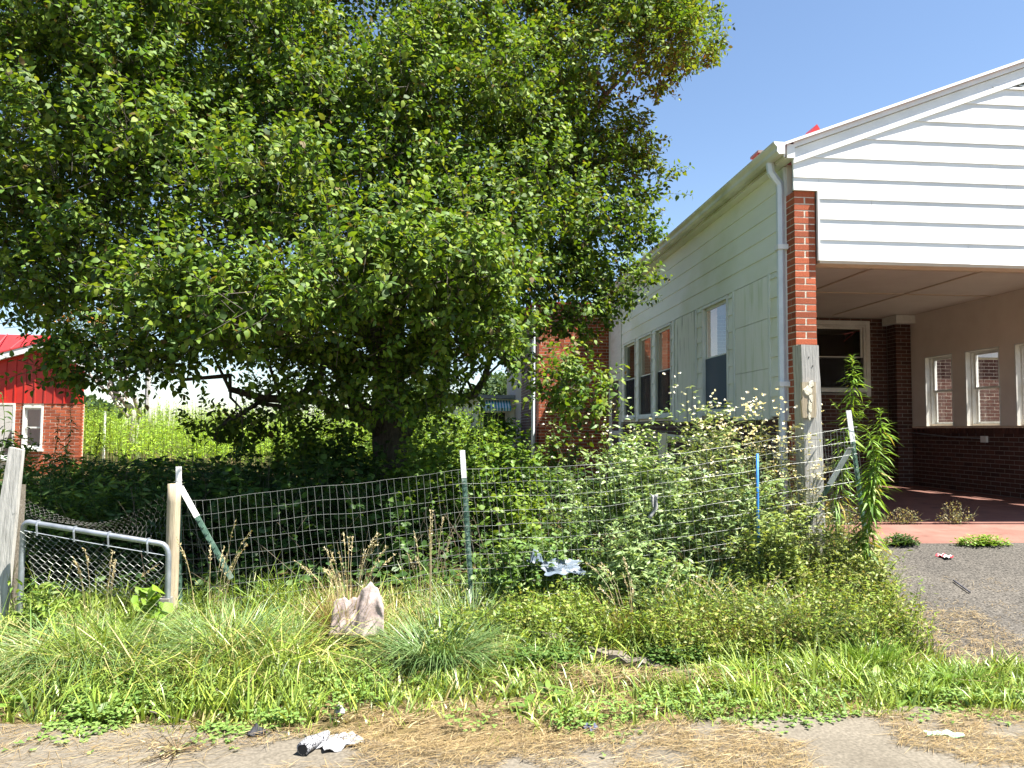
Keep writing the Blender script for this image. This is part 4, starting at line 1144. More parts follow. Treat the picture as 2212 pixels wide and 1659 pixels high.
def L_(px, py, Y, r, fz=1.0, fy=1.0):
    p = atY(px, py, Y); return (p[0], p[1], p[2], r, r * fy, r * fz)
tree = empty('pear_tree', (-.72, 10.0, .42)); tag(tree, 'large leafy tree with wide dense crown behind the wire fence', 'tree')
tb = np.array([-.72, 10.0, .30])
fork = np.array([-.78, 9.95, 1.75])
g = Geo(); tp = [tb + np.array([0, 0, -.1]), tb + np.array([.02, 0, .25]), tb + np.array([-.02, .02, .8]), fork, fork + np.array([.03, .03, 1.2]), fork + np.array([.12, .0, 2.6]), fork + np.array([.1, .1, 4.2])]
g.tube(tp, [.36, .27, .225, .21, .17, .13, .06], 14); g.obj('trunk', M['bark'], tree, smooth=True)
for (ex_, ey_, Y, r0) in ((230, 250, 8.8, .12), (120, 130, 8.2, .12), (300, 60, 8.0, .11), (430, 30, 8.6, .11), (560, 190, 9.4, .12), (640, 60, 9.6, .10), (545, 330, 9.1, .085), (180, 380, 8.6, .085), (330, 330, 8.2, .075), (70, 260, 8.6, .09), (470, 190, 11.2, .10), (200, 150, 11.3, .10), (215, 440, 9.2, .06)):
    e = atY(ex_, ey_, Y)
    s0 = fork + np.array([0, 0, rng.uniform(-.3, 1.2)]) + (np.array([0.05, 0, .3]) if ey_ < 200 else np.array([0, 0, -.35]))
    mid = tree_branch('limb', s0, e, r0, .018, tree, n=9, amp=.09, seg=8)
    for q in mid[3:8]:
        e2 = np.array(q) + rng.normal(0, .55, 3) + np.array([0, 0, .45])
        tree_branch('branch', q, e2, .022, .006, tree, n=4, amp=.05, seg=5)
big = [L_(606, 62, 9.6, 1.30), L_(590, -40, 10.6, 1.5), L_(650, 20, 10.0, .75), L_(600, 180, 9.5, .70), L_(598, 240, 9.3, .70), L_(600, 285, 9.1, .40), L_(556, 312, 8.9, .36), L_(575, 318, 9.2, .28), L_(510, 312, 8.8, .56), L_(490, 345, 8.5, .32),
       L_(500, 235, 8.4, 1.0), L_(420, 215, 7.7, 1.0), L_(300, 205, 7.2, .95), L_(185, 195, 7.1, .95), L_(70, 190, 7.3, .95), L_(-20, 200, 7.6, .9),
       L_(555, 120, 9.2, 1.1), L_(460, 100, 8.5, 1.15), L_(350, 90, 8.0, 1.15), L_(235, 85, 7.8, 1.1), L_(115, 80, 7.8, 1.1), L_(5, 80, 8.0, 1.1),
       L_(500, -20, 9.9, 1.4), L_(385, -30, 9.4, 1.4), L_(255, -30, 9.1, 1.4), L_(120, -30, 9.0, 1.4), L_(-15, -30, 9.2, 1.4),
       L_(430, -150, 11.2, 1.7), L_(270, -160, 11.0, 1.7), L_(100, -150, 10.8, 1.7),
       L_(425, 315, 7.4, .72), L_(355, 312, 6.2, .52), L_(265, 305, 6.15, .52), L_(440, 285, 6.5, .52), L_(478, 300, 6.9, .46), L_(180, 300, 6.3, .46), L_(310, 330, 7.2, .6), L_(190, 345, 7.0, .50), L_(130, 372, 7.2, .42, .7), L_(88, 375, 7.4, .26, .7), L_(120, 285, 7.3, .62), L_(40, 285, 7.8, .50), L_(395, 385, 7.5, .44), L_(290, 385, 7.6, .42), L_(350, 420, 8.6, .36),
       L_(556, 384, 7.9, .20), L_(582, 400, 7.8, .10, .8), L_(440, 385, 8.6, .34)]
back = [L_(350, 110, 11.6, 2.3), L_(520, 150, 11.3, 1.6), L_(180, 130, 11.3, 2.0), L_(400, 290, 11.0, 1.3), L_(250, 290, 11.0, 1.2), L_(60, 180, 11.0, 1.3),
        L_(205, 438, 9.0, .30, .6), L_(250, 425, 9.4, .44, .8), L_(290, 440, 9.6, .5, .8), L_(330, 455, 10.2, .5, .7)]
acc = Acc()
LC = [(.098, .185, .016), (.150, .245, .020), (.052, .105, .018), (.215, .285, .030), (.15, .11, .03)]
sub = []
for (x, y, z, r, _, fz) in big:                       # each lobe carries smaller leafy shelves
    m = max(3, int(10.5 * r))
    for d in rdir(m, -.75, 1):
        if d[1] > .55 and rng.random() < .6: continue
        rs = rng.uniform(.26, .46) * min(1, .55 + r * .5)
        c = np.array([x, y, z]) + d * np.array([r, r, fz]) * rng.uniform(.55, .88)
        sub.append((c[0], c[1], c[2], rs * 1.15, rs * 1.15, rs * .72))
shoots(acc, sub, 38, (.056, .097), LC, (4, 4, 3, 2.8, .3), nl=(11, 21), inner=.42, gap=-.1)
shoots(acc, big, 3.6, (.058, .095), LC, (4, 4, 3, 2, .3), inner=.9)
shoots(acc, back, 20, (.070, .112), LC, (4, 3, 3, 1, .2), inner=.6)
tag(acc.obj('crown', M['leaf'], tree))

# pale-limbed tree with orange blossom behind the red outbuilding
mt = empty('mimosa_tree', (-8.2, 22, .42)); tag(mt, 'pale barked tree with orange blossom behind the red outbuilding', 'tree')
mb_ = np.array([-8.6, 22.0, .3])
lob2 = []
for (a, b, r) in ((60, 318, .75), (82, 328, .6), (105, 345, .8), (75, 355, .55), (120, 330, .9), (62, 345, .5)):
    e = atY(a, b, 22.0)
    tree_branch('limb', mb_ + np.array([rng.uniform(-.2, .2), 0, 1.4]), e, .07, .02, mt, 'pale_bark', 6, .10, 7)
    lob2.append((e[0], e[1], e[2], r, r, r * .55))
tree_branch('trunk', mb_, mb_ + np.array([0, 0, 1.6]), .16, .1, mt, 'pale_bark', 5, .04, 9)
acc = Acc(); shoots(acc, lob2, 22, (.10, .16), [(.06, .12, .03), (.10, .17, .05)], (2, 1), nl=(6, 10), rat=.3)
acc.obj('crown', M['herb'], mt)
acc = Acc()
for l in lob2:
    n = 90; d = rdir(n, .2, 1); P = np.array(l[:3]) + d * np.array(l[3:]) + rng.normal(0, .05, (n, 3))
    P = P[(np.sin(P[:, 0] * 6) * np.sin(P[:, 2] * 7)) > .1]; n = len(P)
    for k in range(5):
        acc.leaves(P, rdir(n, 0, 1), rdir(n), .09, .05, cvar((.62, .34, .09), n, .15, .1))
acc.obj('blossom', M['straw'], mt)

# ================================================================== WEEDS, SHRUBS
def bush(name, label, cat, cx_, cy_, rx_, ry_, h, nst, leafL, leafW, cols, w, per=26, lean=.35, shape='lance', flower=None, branch=2, stemc=(.10, .13, .05), t0=.12, group=None, mat='herb', top=None, ldown=.0, stemr=.0035):
    """a clump of leafy stems on the ground"""
    acc = Acc()
    a = rng.uniform(0, 6.28, nst); rr = np.sqrt(rng.random(nst))
    bx_ = cx_ + rx_ * rr * np.cos(a) * .75; by_ = cy_ + ry_ * rr * np.sin(a) * .75
    B = np.stack([bx_, by_, gz(bx_, by_) - .01], 1)
    hh = 1.16 * h * (1 - .40 * rr ** 2) * rng.uniform(.72, 1.05, nst)
    ho = np.stack([np.cos(a), np.sin(a), 0 * a], 1) * (lean * rr * np.array([rx_, ry_]).mean() * 1.2)[:, None] + np.concatenate([rng.normal(0, .10, (nst, 2)) * h, np.zeros((nst, 1))], 1)
    def pos(i, t):
        return B[i] + ho[i] * (t ** 1.6)[:, None] + UP * (hh[i] * t)[:, None]
    ii = np.arange(nst)
    for s0, s1 in ((0, .35), (.35, .7), (.7, 1.0)):
        acc.sticks(pos(ii, np.full(nst, s0)), pos(ii, np.full(nst, s1)), stemr * (1 - .6 * s0), stemr * (1 - .6 * s1), cvar(stemc, nst))
    # side branchlets
    nb = nst * branch
    bi = rng.integers(0, nst, nb); bt = rng.uniform(.3, .95, nb)
    q0 = pos(bi, bt); bd = unit(rdir(nb, -.1, .9)); bl = rng.uniform(.12, .32, nb) * min(h, 1.2)
    if nb:
        acc.sticks(q0, q0 + bd * bl[:, None], stemr * .5, stemr * .25, cvar(stemc, nb))
    n1 = nst * per
    i1 = np.repeat(ii, per); t1 = t0 + (1 - t0) * ((np.tile(np.arange(per), nst) + rng.random(n1)) / per)
    P1 = pos(i1, t1)
    n2 = nb * max(4, per // 3)
    if nb:
        i2 = np.repeat(np.arange(nb), max(4, per // 3)); t2 = rng.uniform(.1, 1.05, n2)
        P2 = q0[i2] + bd[i2] * (bl[i2] * t2)[:, None]
        P = np.concatenate([P1, P2])
    else: P = P1
    n = len(P)
    LD = unit(rdir(n, -.25 - ldown, .75 - ldown))
    LN = unit(UP * .8 + rng.normal(0, .45, (n, 3)))
    LL = rng.uniform(.7, 1.2, n) * leafL
    acc.leaves(P, LD, LN, LL, LL * (leafW / leafL) * rng.uniform(.8, 1.2, n), cmix(cols, w, n, .17, .09), bend=.3, shape=shape, fold=.12)
    if flower:
        fc, nf, fs = flower
        fi = rng.integers(0, nst, nf); ft = rng.uniform(.93, 1.06, nf)
        FP = pos(fi, ft) + rng.normal(0, .035, (nf, 3))
        for k in range(4):
            acc.leaves(FP, rdir(nf, -.1, 1), rdir(nf, .3, 1), fs, fs * .7, cvar(fc, nf, .12, .05), shape='round')
    o = acc.obj(name, M[mat])
    return tag(o, label, cat, group)
def at_ground(px, Y):              # X of a pixel column at depth Y near eye level
    return float(atY(px, 500, Y)[0])
G_SUN = [(.15, .25, .04), (.20, .29, .05), (.10, .18, .03)]
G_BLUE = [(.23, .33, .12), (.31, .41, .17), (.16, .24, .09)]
G_DARK = [(.055, .115, .025), (.085, .155, .03), (.035, .08, .02)]  # dark greens hold the tree's shade in the leaf colour of plants below it
G_YEL = [(.19, .23, .05), (.25, .26, .08), (.13, .18, .04), (.30, .25, .11)]
# right of the middle post, behind and in the fence
bush('aster_bush', 'grey green leafy weed bush standing behind fence before the three windows', 'weed', at_ground(628, 6.4), 6.35, .46, .45, 1.20, 44, .066, .024, G_BLUE, (3, 3, 1), per=34, branch=5, flower=((.72, .72, .70), 60, .016))
bush('aster_bush', 'tall narrow flowering weed clump before the storm door', 'weed', at_ground(628, 6.7), 6.75, .16, .16, 1.40, 12, .048, .018, G_SUN, (2, 3, 1), per=40, branch=5, flower=((.75, .74, .68), 40, .017))
bush('aster_bush', 'tall narrow flowering weed clump below the peeling plywood panel', 'weed', at_ground(656, 6.5), 6.55, .15, .15, 1.44, 12, .046, .016, G_SUN, (2, 3, 1), per=40, branch=5, flower=((.78, .76, .68), 70, .019))
bush('aster_bush', 'wide weed bush topped with white flowers below the single window', 'weed', at_ground(712, 6.3), 6.3, .36, .36, 1.26, 36, .056, .019, [(.22, .29, .10), (.28, .34, .13), (.15, .21, .07)], (3, 3, 1), per=32, branch=6, flower=((.80, .78, .72), 170, .020))
bush('aster_bush', 'dry flowering weed bush topped with cream flower heads beside the grey post', 'weed', at_ground(757, 6.2), 6.2, .30, .28, 1.34, 30, .046, .015, [(.28, .30, .12), (.34, .33, .16), (.18, .22, .08)], (3, 2, 2), per=28, branch=6, flower=((.80, .74, .60), 260, .021))
bush('aster_bush', 'thin dry weed tangle climbing in front of the tall grey wooden post', 'weed', at_ground(804, 5.75), 5.75, .15, .09, 1.02, 16, .030, .010, [(.26, .26, .12), (.33, .28, .15), (.17, .19, .08)], (3, 2, 2), per=22, branch=6, flower=((.70, .62, .42), 60, .018))
bush('aster_bush', 'pale leafy weed bush low against the fence under the blue stake', 'weed', at_ground(738, 5.75), 5.78, .42, .12, .95, 46, .058, .020, G_BLUE, (3, 3, 2), per=26, branch=4)
bush('leafy_weed', 'dense green weed clump low behind fence beside the pale blue litter', 'weed', at_ground(668, 5.85), 5.9, .36, .16, .95, 46, .062, .022, G_BLUE, (2, 3, 2), per=26, branch=4)
bush('leafy_weed', 'sprawling bright green weed against the fence right of the middle post', 'weed', at_ground(520, 5.72), 5.76, .36, .13, .62, 40, .062, .030, [(.13, .23, .05), (.19, .29, .08), (.10, .17, .04)], (3, 3, 1), per=20, branch=3, shape='ovate')
bush('leafy_weed', 'bright leafy weed behind the pale blue litter at the fence', 'weed', at_ground(560, 6.0), 6.02, .34, .2, .62, 36, .055, .024, [(.13, .23, .05), (.18, .27, .08), (.10, .17, .04)], (3, 3, 1), per=20, branch=3, shape='ovate')
bush('vine_sapling', 'sparse vine stems with small leaves before the dark brick wall', 'vine', at_ground(566, 7.2), 7.2, .12, .12, 1.24, 5, .05, .03, G_SUN, (2, 2, 1), per=16, branch=2, shape='ovate', flower=((.75, .74, .68), 14, .016))
bush('vine_sapling', 'slender vine stems with small leaves between dark wall and aster bush', 'vine', at_ground(590, 7.1), 7.1, .10, .10, 1.36, 5, .05, .03, G_SUN, (2, 2, 1), per=18, branch=2, shape='ovate', flower=((.75, .74, .68), 18, .016))
bush('leafy_weed', 'pale green weed clump pushing through the fence below the grey rag', 'weed', at_ground(640, 5.5), 5.5, .34, .10, .70, 40, .060, .022, G_BLUE, (3, 3, 1), per=24, branch=4)
bush('leafy_weed', 'yellow green weed clump pushing through the fence at the blue stake', 'weed', at_ground(772, 5.48), 5.46, .34, .10, .74, 40, .050, .017, [(.25, .33, .08), (.32, .38, .12), (.18, .24, .06)], (3, 3, 1), per=24, branch=4)
bush('leafy_weed', 'weedy clump at the foot of the fence corner post', 'weed', at_ground(850, 5.35), 5.4, .26, .16, .62, 34, .045, .016, [(.25, .31, .08), (.33, .36, .12), (.18, .24, .06)], (3, 3, 1), per=22, branch=4)
# sunlit vine shrubs behind the middle post
V_SUN = [(.14, .24, .03), (.20, .29, .04), (.09, .17, .025)]
bush('vine_shrub', 'bright green round leaved shrub right of the tree trunk', 'shrub', at_ground(432, 7.6), 7.7, .42, .35, 1.20, 46, .062, .045, V_SUN, (3, 2, 2), per=26, branch=4, shape='ovate')
bush('vine_shrub', 'bright green round leaved shrub below the striped awning', 'shrub', at_ground(498, 7.4), 7.5, .42, .35, 1.18, 46, .060, .045, V_SUN, (3, 2, 2), per=26, branch=4, shape='ovate')
bush('vine_shrub', 'bright yellow green shrub in front of the main wall downspout', 'shrub', at_ground(530, 6.6), 6.6, .28, .22, .82, 26, .058, .042, [(.18, .27, .03), (.22, .30, .04), (.12, .2, .03)], (3, 2, 2), per=22, branch=3, shape='ovate')
bush('vine_shrub', 'tall vine thicket covering the grey shed below its striped awning', 'shrub', 1.0, 19.5, 1.0, .6, 1.35, 60, .10, .07, V_SUN, (2, 2, 2), per=26, branch=3, shape='ovate')
bush('vine_shrub', 'leafy shrub left of the grey shed', 'shrub', -.6, 17.5, .9, .7, 1.75, 60, .10, .07, V_SUN, (2, 2, 2), per=26, branch=3, shape='ovate')
bush('vine_shrub', 'low shrub at the corner of the brick main wall', 'shrub', 1.75, 13.2, .4, .4, .95, 26, .07, .04, G_SUN, (2, 2, 2), per=22, branch=3, shape='ovate')
for (x_, y_, lab) in ((-2.6, 14.2, 'sunlit bright green sapling brush behind the tree trunk, field side'), (-1.3, 14.4, 'sunlit bright green brush behind the tree trunk, house side'), (-.2, 13.8, 'sunlit leafy brush between tree trunk and grey shed')):
    bush('sapling_brush', lab, 'brush', x_, y_, .6, .4, .95, 40, .09, .06, V_SUN, (3, 3, 1), per=18, branch=3, shape='ovate')
# shaded brush under the tree
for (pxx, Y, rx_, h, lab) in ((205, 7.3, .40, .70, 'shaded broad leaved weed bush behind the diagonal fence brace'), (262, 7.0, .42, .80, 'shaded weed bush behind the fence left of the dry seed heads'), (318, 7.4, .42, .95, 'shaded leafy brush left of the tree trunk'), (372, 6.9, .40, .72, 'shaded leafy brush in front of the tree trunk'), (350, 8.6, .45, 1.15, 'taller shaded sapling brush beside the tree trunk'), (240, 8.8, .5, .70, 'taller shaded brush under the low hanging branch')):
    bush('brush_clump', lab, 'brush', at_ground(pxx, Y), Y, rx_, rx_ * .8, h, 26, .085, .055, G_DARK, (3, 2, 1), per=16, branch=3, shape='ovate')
# left weeds behind the gate
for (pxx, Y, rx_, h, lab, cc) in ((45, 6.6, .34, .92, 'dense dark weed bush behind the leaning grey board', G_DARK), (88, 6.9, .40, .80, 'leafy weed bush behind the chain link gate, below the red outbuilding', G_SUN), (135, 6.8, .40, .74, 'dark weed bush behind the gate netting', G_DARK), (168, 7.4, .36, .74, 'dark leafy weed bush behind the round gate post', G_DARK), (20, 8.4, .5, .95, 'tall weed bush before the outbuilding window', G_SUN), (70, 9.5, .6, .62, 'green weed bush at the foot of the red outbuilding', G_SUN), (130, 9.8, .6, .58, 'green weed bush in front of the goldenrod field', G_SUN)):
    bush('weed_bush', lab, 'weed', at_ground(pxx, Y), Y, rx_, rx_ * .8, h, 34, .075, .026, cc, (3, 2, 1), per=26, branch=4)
bush('gate_weed', 'pale green leafy weed at the foot of the gate hinge side', 'weed', at_ground(40, 5.2), 5.22, .16, .12, .42, 12, .06, .02, G_SUN, (2, 3, 1), per=20, branch=2)
bush('gate_weed', 'broad leaved bright weed growing before the gate tube corner', 'weed', at_ground(150, 5.18), 5.2, .08, .08, .42, 5, .09, .085, [(.20, .33, .03), (.16, .27, .03)], (1, 1), per=6, branch=0, shape='round', t0=.7)

def spire(name, label, px_, Y, ztop_, lean, n, LL, lw, cols, w, group=None, drop=0.0, dark=False, z0=None):
    """single-stemmed tall weed densely set with narrow leaves"""
    x0 = at_ground(px_, Y); zb_ = float(gz(x0, Y)); H = ztop_ - zb_
    acc = Acc()
    ts = np.linspace(0, 1, 12)
    def pos(t):
        return np.stack([x0 + lean * t ** 2 + .025 * np.sin(t * 7 + x0 * 9) + .012 * np.sin(t * 17), np.full_like(t, Y) + .02 * np.sin(t * 5), zb_ + H * t], 1)
    q = pos(ts); acc.sticks(q[:-1], q[1:], .008 * (1 - .7 * ts[:-1]), .008 * (1 - .7 * ts[1:]), cvar((.14, .20, .06), 11))
    t = np.linspace(.12, 1.0, n) + rng.normal(0, .004, n); t = np.clip(t, .1, 1.01)
    P = pos(t); ang = np.arange(n) * 2.4
    el = .15 + .9 * (t > .92) * (t - .92) / .08 - .25 * (t < .55) - drop
    Dd = np.stack([np.cos(ang), np.sin(ang), el + rng.normal(0, .15, n)], 1)
    Lf = LL * (1.0 - .55 * np.clip((t - .75) / .25, 0, 1)) * rng.uniform(.45, 1.25, n) * (1 + .2 * np.sin(t * 23))
    gone = (rng.random(n) < .5 * np.clip((.5 - t) / .4, 0, 1)); t, P, Dd, Lf = t[~gone], P[~gone], Dd[~gone] + rng.normal(0, .22, (int((~gone).sum()), 3)), Lf[~gone]; n = len(t)
    acc.leaves(P, Dd, np.tile(UP, (n, 1)) + rng.normal(0, .2, (n, 3)), Lf, Lf * lw * rng.uniform(.7, 1.4, n), np.where((rng.random(n) < .03 + .22 * np.clip((.45 - t) / .35, 0, 1))[:, None], cvar((.34, .28, .08), n), cmix(cols, w, n, .18, .10)), bend=.45, shape='lance', fold=.15)
    return acc, pos
def finish(acc, name, label, cat='weed', group=None):
    return tag(acc.obj(name, M['herb']), label, cat, group)
HW = [(.15, .28, .03), (.22, .34, .04), (.10, .20, .03)]
acc, pos = spire('a', '', 838, 6.0, atY(*D(1848, 770), 6.0)[2], .16, 520, .145, .125, HW, (3, 3, 2))
for (t, az, l) in ((.62, .4, .22), (.70, 2.8, .2), (.66, 0, .3)):      # side shoots near the top
    p = pos(np.array([t]))[0]; e = p + np.array([math.cos(az) * l * .7, 0, l * .75])
    tt = np.linspace(0, 1, 26)[:, None]; Q = p + (e - p) * tt
    acc.sticks(Q[:1], Q[-1:], .004, .002, cvar((.16, .2, .05), 1))
    acc.leaves(Q, rdir(26, -.1, .8), rdir(26, .5, 1), .045 * np.ones(26), .009, cmix(HW, (1, 3, 1), 26), bend=.3, shape='lance')
finish(acc, 'horseweed', 'tallest narrow leaved weed spire between grey post and fence corner post')
acc, pos = spire('a', '', 868, 5.42, atY(*D(1908, 884), 5.4)[2], .10, 380, .155, .125, [(.15, .27, .03), (.21, .33, .045), (.10, .19, .03)], (3, 3, 1), drop=.15)
a2, _ = spire('a', '', 872, 5.36, atY(*D(1872, 925), 5.4)[2], -.03, 320, .145, .125, [(.15, .27, .03), (.21, .33, .045), (.10, .19, .03)], (3, 3, 1), drop=.25)
finish(acc, 'horseweed', 'bright narrow leaved weed with bent starry top outside the fence corner')
finish(a2, 'horseweed', 'shorter bright narrow leaved weed growing on the fence corner post')
for (px_, Y, py_, lab) in ((55, 7.2, 417, 'thin dark weed spire before the outbuilding window frame'), (66, 7.2, 408, 'taller thin dark weed spire before the outbuilding bricks'), (97, 8.0, 424, 'thin dark weed spire at the outbuilding corner'), (242, 7.6, 400, 'thin tall weed stem before the low hanging branch')):
    acc, pos = spire('a', '', px_, Y, atY(px_, py_, Y)[2], .0, 300, .105, .15, G_DARK, (2, 2, 2))
    finish(acc, 'weed_spire', lab)
acc, pos = spire('a', '', 4, 6.2, atY(4, 395, 6.2)[2], -.05, 60, .16, .25, G_DARK, (2, 2, 2)); finish(acc, 'compound_leaf_weed', 'drooping fern leaved weed before the white outbuilding window')

# undergrowth thicket in the shade, as one mass
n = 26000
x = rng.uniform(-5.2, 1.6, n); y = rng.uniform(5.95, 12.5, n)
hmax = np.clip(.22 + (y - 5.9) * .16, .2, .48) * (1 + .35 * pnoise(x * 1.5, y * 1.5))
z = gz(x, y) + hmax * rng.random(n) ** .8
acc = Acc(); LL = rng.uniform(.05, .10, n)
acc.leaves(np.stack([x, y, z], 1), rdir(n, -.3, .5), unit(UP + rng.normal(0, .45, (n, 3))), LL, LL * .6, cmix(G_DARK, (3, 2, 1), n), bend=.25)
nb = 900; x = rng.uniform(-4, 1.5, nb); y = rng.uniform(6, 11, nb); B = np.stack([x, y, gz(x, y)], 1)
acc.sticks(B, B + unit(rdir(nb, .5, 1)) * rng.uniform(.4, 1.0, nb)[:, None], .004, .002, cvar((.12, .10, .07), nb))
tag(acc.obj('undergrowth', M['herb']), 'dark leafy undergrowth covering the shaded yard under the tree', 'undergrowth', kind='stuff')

# goldenrod field
ns_ = 6500
x = rng.uniform(-17, 5, ns_); y = 14.5 + (rng.random(ns_) ** 1.3) * 22
keep = ~((x < -6.9) & (y < 18.5)) & ~((x > 1.0) & (y < 24)) & ~((x > -.9) & (y > 20) & (y < 25)) & (y > 14.5 + .4 * np.abs(x + 3))
x, y = x[keep], y[keep]; ns_ = len(x)
hh = rng.uniform(1.20, 1.75, ns_) + .25 * pnoise(x * .4, y * .4)
B = np.stack([x, y, gz(x, y)], 1); T_ = B + np.concatenate([rng.normal(0, .10, (ns_, 2)), hh[:, None]], 1)
acc = Acc(); acc.sticks(B, T_, .007, .002, cvar((.14, .20, .05), ns_))
per = 22; i_ = np.repeat(np.arange(ns_), per); t = rng.uniform(.25, 1.0, ns_ * per)
P = B[i_] + (T_ - B)[i_] * t[:, None]
n = len(P); LL = rng.uniform(.09, .16, n) * (1.15 - .6 * t)
acc.diamonds(P, rdir(n, -.1, .9), unit(UP + rng.normal(0, .5, (n, 3))), LL, LL * .22, cmix([(.27, .44, .035), (.34, .50, .045), (.20, .35, .03)], (3, 2, 1), n, .15, .08))
tag(acc.obj('goldenrod_field', M['herb']), 'tall bright green goldenrod filling the field behind the yard', 'weeds', kind='stuff')

# far trees on the horizon
FT = [(-27, 60, 2.2, 2.6, 'rounded far tree right of the red outbuilding'), (6, 80, 4.5, 6.0, 'far tree beyond the grey shed'), (-3, 75, 4.0, 5.0, 'far tree directly behind the tree trunk')]
for (x, y, r, h, lab) in FT:
    t_ = empty('far_tree', (x, y, .4)); tag(t_, lab, 'tree')
    Geo().tube([(x, y, .2), (x, y, h * .6)], [.25, .12], 7).obj('trunk', M['bark'], t_)
    n = 7000; d = rdir(n); u = rng.random(n) ** .35
    P = np.array([x, y, h * .55 + .6]) + d * np.array([r, r, h * .5]) * (u * (1 + .15 * np.sin(d[:, 0] * 6 + x) * np.sin(d[:, 2] * 5)))[:, None]
    acc = Acc(); acc.diamonds(P, rdir(n), rdir(n, .1, 1), .5, .4, cmix([(.06, .11, .04), (.09, .14, .05)], (1, 1), n)); acc.obj('crown', M['herb'], t_)
tag(Geo().tube([(atY(146, 440, 45)[0], 45, .3), (atY(146, 440, 45)[0], 45, atY(146, 402, 45)[2] + 3)], .16, 8).obj('utility_pole', M['wood_grey']), 'grey utility pole rising from the goldenrod field', 'pole')
tag(Geo().tube([(atY(104, 440, 24)[0], 24, .3), (atY(104, 440, 24)[0], 24, atY(104, 411, 24)[2])], .035, 8).obj('white_stake', M['trim']), 'white stake standing in the goldenrod field', 'stake')

# ================================================================== GRASS, STRAW, CLOVER
def lawn(n, y0f, y1f, x0, x1):
    x = rng.uniform(x0, x1, n); y = rng.uniform(3.2, 6.4, n)
    k = (y > y0f(x)) & (y < y1f(x))
    return x[k], y[k]
def g_lo(x): return pav_edge(x) - .05 + .15 * pnoise(x * 3.1, x * 0 + 9) + .06 * pnoise(x * 9, x * 0 + 4)
def g_hi(x):
    de = 5.95 + 0 * x
    return np.where(x < 2.6, de, np.where(x < 3.4, 4.45 + np.maximum(0, (3.2 - x)) * 2.5, 4.45 + .06 * pnoise(x * 4, 0 * x)))
def on_drive(x, y): return (y > 4.42 + .06 * pnoise(x * 4, 0 * x)) & (x > drive_edge(y) + .04)
TA, TB = atZ(1585 / 3, 1925 / 3, .06), atZ(2090 / 3, 2010 / 3, .06)
acc = Acc()
GR = np.array([(.20, .295, .040), (.285, .355, .060), (.135, .205, .042), (.37, .345, .10), (.50, .41, .20)])
def grass_layer(n, hmin, hmax, wd, xr, yr=None, flop=.3, dry=.2, dens=0.0, tall_back=True):
    nc = max(1, n // 13)
    cx0 = rng.uniform(xr[0], xr[1], nc); cy0 = rng.uniform(3.3, 6.15, nc) if yr is None else rng.uniform(yr[0], yr[1], nc)
    chh = rng.uniform(.55, 1.45, nc); cdr = rng.random(nc); cval = np.clip(rng.normal(1, .22, nc), .5, 1.6)
    ii = rng.integers(0, nc, n)
    ca_ = rng.uniform(0, 6.28, n); cr_ = np.abs(rng.normal(0, .030, n))
    x = cx0[ii] + cr_ * np.cos(ca_); y = cy0[ii] + cr_ * np.sin(ca_)
    k = (y > g_lo(x)) & ~on_drive(x, y)
    k &= (pnoise(x * 2.3, y * 2.3) + .6 * pnoise(x * 6, y * 6) > -.55 + dens) | (rng.random(n) < .2)
    # thin, mown thatch patch in the middle by the pavement
    bald = np.exp(-(((x - .05) / .62) ** 2 + ((y - 3.75) / .38) ** 2))
    k &= rng.random(n) > bald * 1.1
    tl = TA[1] + (x - TA[0]) * (TB[1] - TA[1]) / (TB[0] - TA[0])        # thin growth along the rotten timber
    k &= ~((x > TA[0] - .02) & (x < TB[0]) & (y > tl - .17) & (y < tl + .10) & (rng.random(n) < .9))
    x, y, ii, ca_ = x[k], y[k], ii[k], ca_[k]; n = len(x)
    tb = sstep((y - 4.1) / 1.2) if tall_back else np.ones(n)
    h = (hmin + (hmax - hmin) * tb) * rng.uniform(.5, 1.2, n) * chh[ii] * (1 + .4 * pnoise(x * 1.8 + 3, y * 1.8))
    az = np.where(rng.random(n) < .65, ca_ + rng.normal(0, .5, n), 2.6 * pnoise(x * 1.1, y * 1.1) + rng.normal(0, .9, n))
    pn = pnoise(x * 1.4 + 7, y * 1.4)
    dryp = np.clip(dry * (1 + 1.5 * pn), .02, .9)
    ci = np.where(.35 * rng.random(n) + .65 * cdr[ii] < dryp, rng.choice([3, 4], n), rng.choice([0, 1, 2], n, p=[.45, .35, .2]))
    C = GR[ci] * cvar((1, 1, 1), n, .18, .10) * cval[ii][:, None]
    acc.blades(np.stack([x, y, gz(x, y) - .005], 1), h, wd * rng.uniform(.6, 1.3, n), az, rng.uniform(.05, .5, n) + flop * .3, rng.uniform(.0, flop, n), C)
grass_layer(40000, .07, .16, .0080, (-4.6, 4.9), dens=.15, flop=.5, dry=.42)
grass_layer(24000, .05, .10, .0070, (-4.6, 4.9), dens=-.3, flop=.6, dry=.62)
grass_layer(30000, .12, .30, .0090, (-4.4, 3.4), (4.2, 6.1), dens=.0, flop=.6, dry=.24)
grass_layer(11000, .09, .15, .0095, (-.2, 3.4), (3.75, 4.55), dens=.5, flop=.5, dry=.14, tall_back=False)
grass_layer(4200, .07, .11, .0095, (2.4, 4.9), (3.95, 4.5), dens=.35, flop=.4, dry=.15, tall_back=False)
grass_layer(5000, .10, .18, .0120, (-3.6, .2), (3.9, 4.8), dens=.5, flop=.4, dry=.05, tall_back=False)
grass_layer(11000, .18, .36, .0085, (-4.3, -.8), (4.45, 5.3), dens=.25, flop=1.1, dry=.42, tall_back=False)
tag(acc.obj('grass', M['grass']), 'rough green and straw coloured grass along the verge', 'grass', kind='stuff')

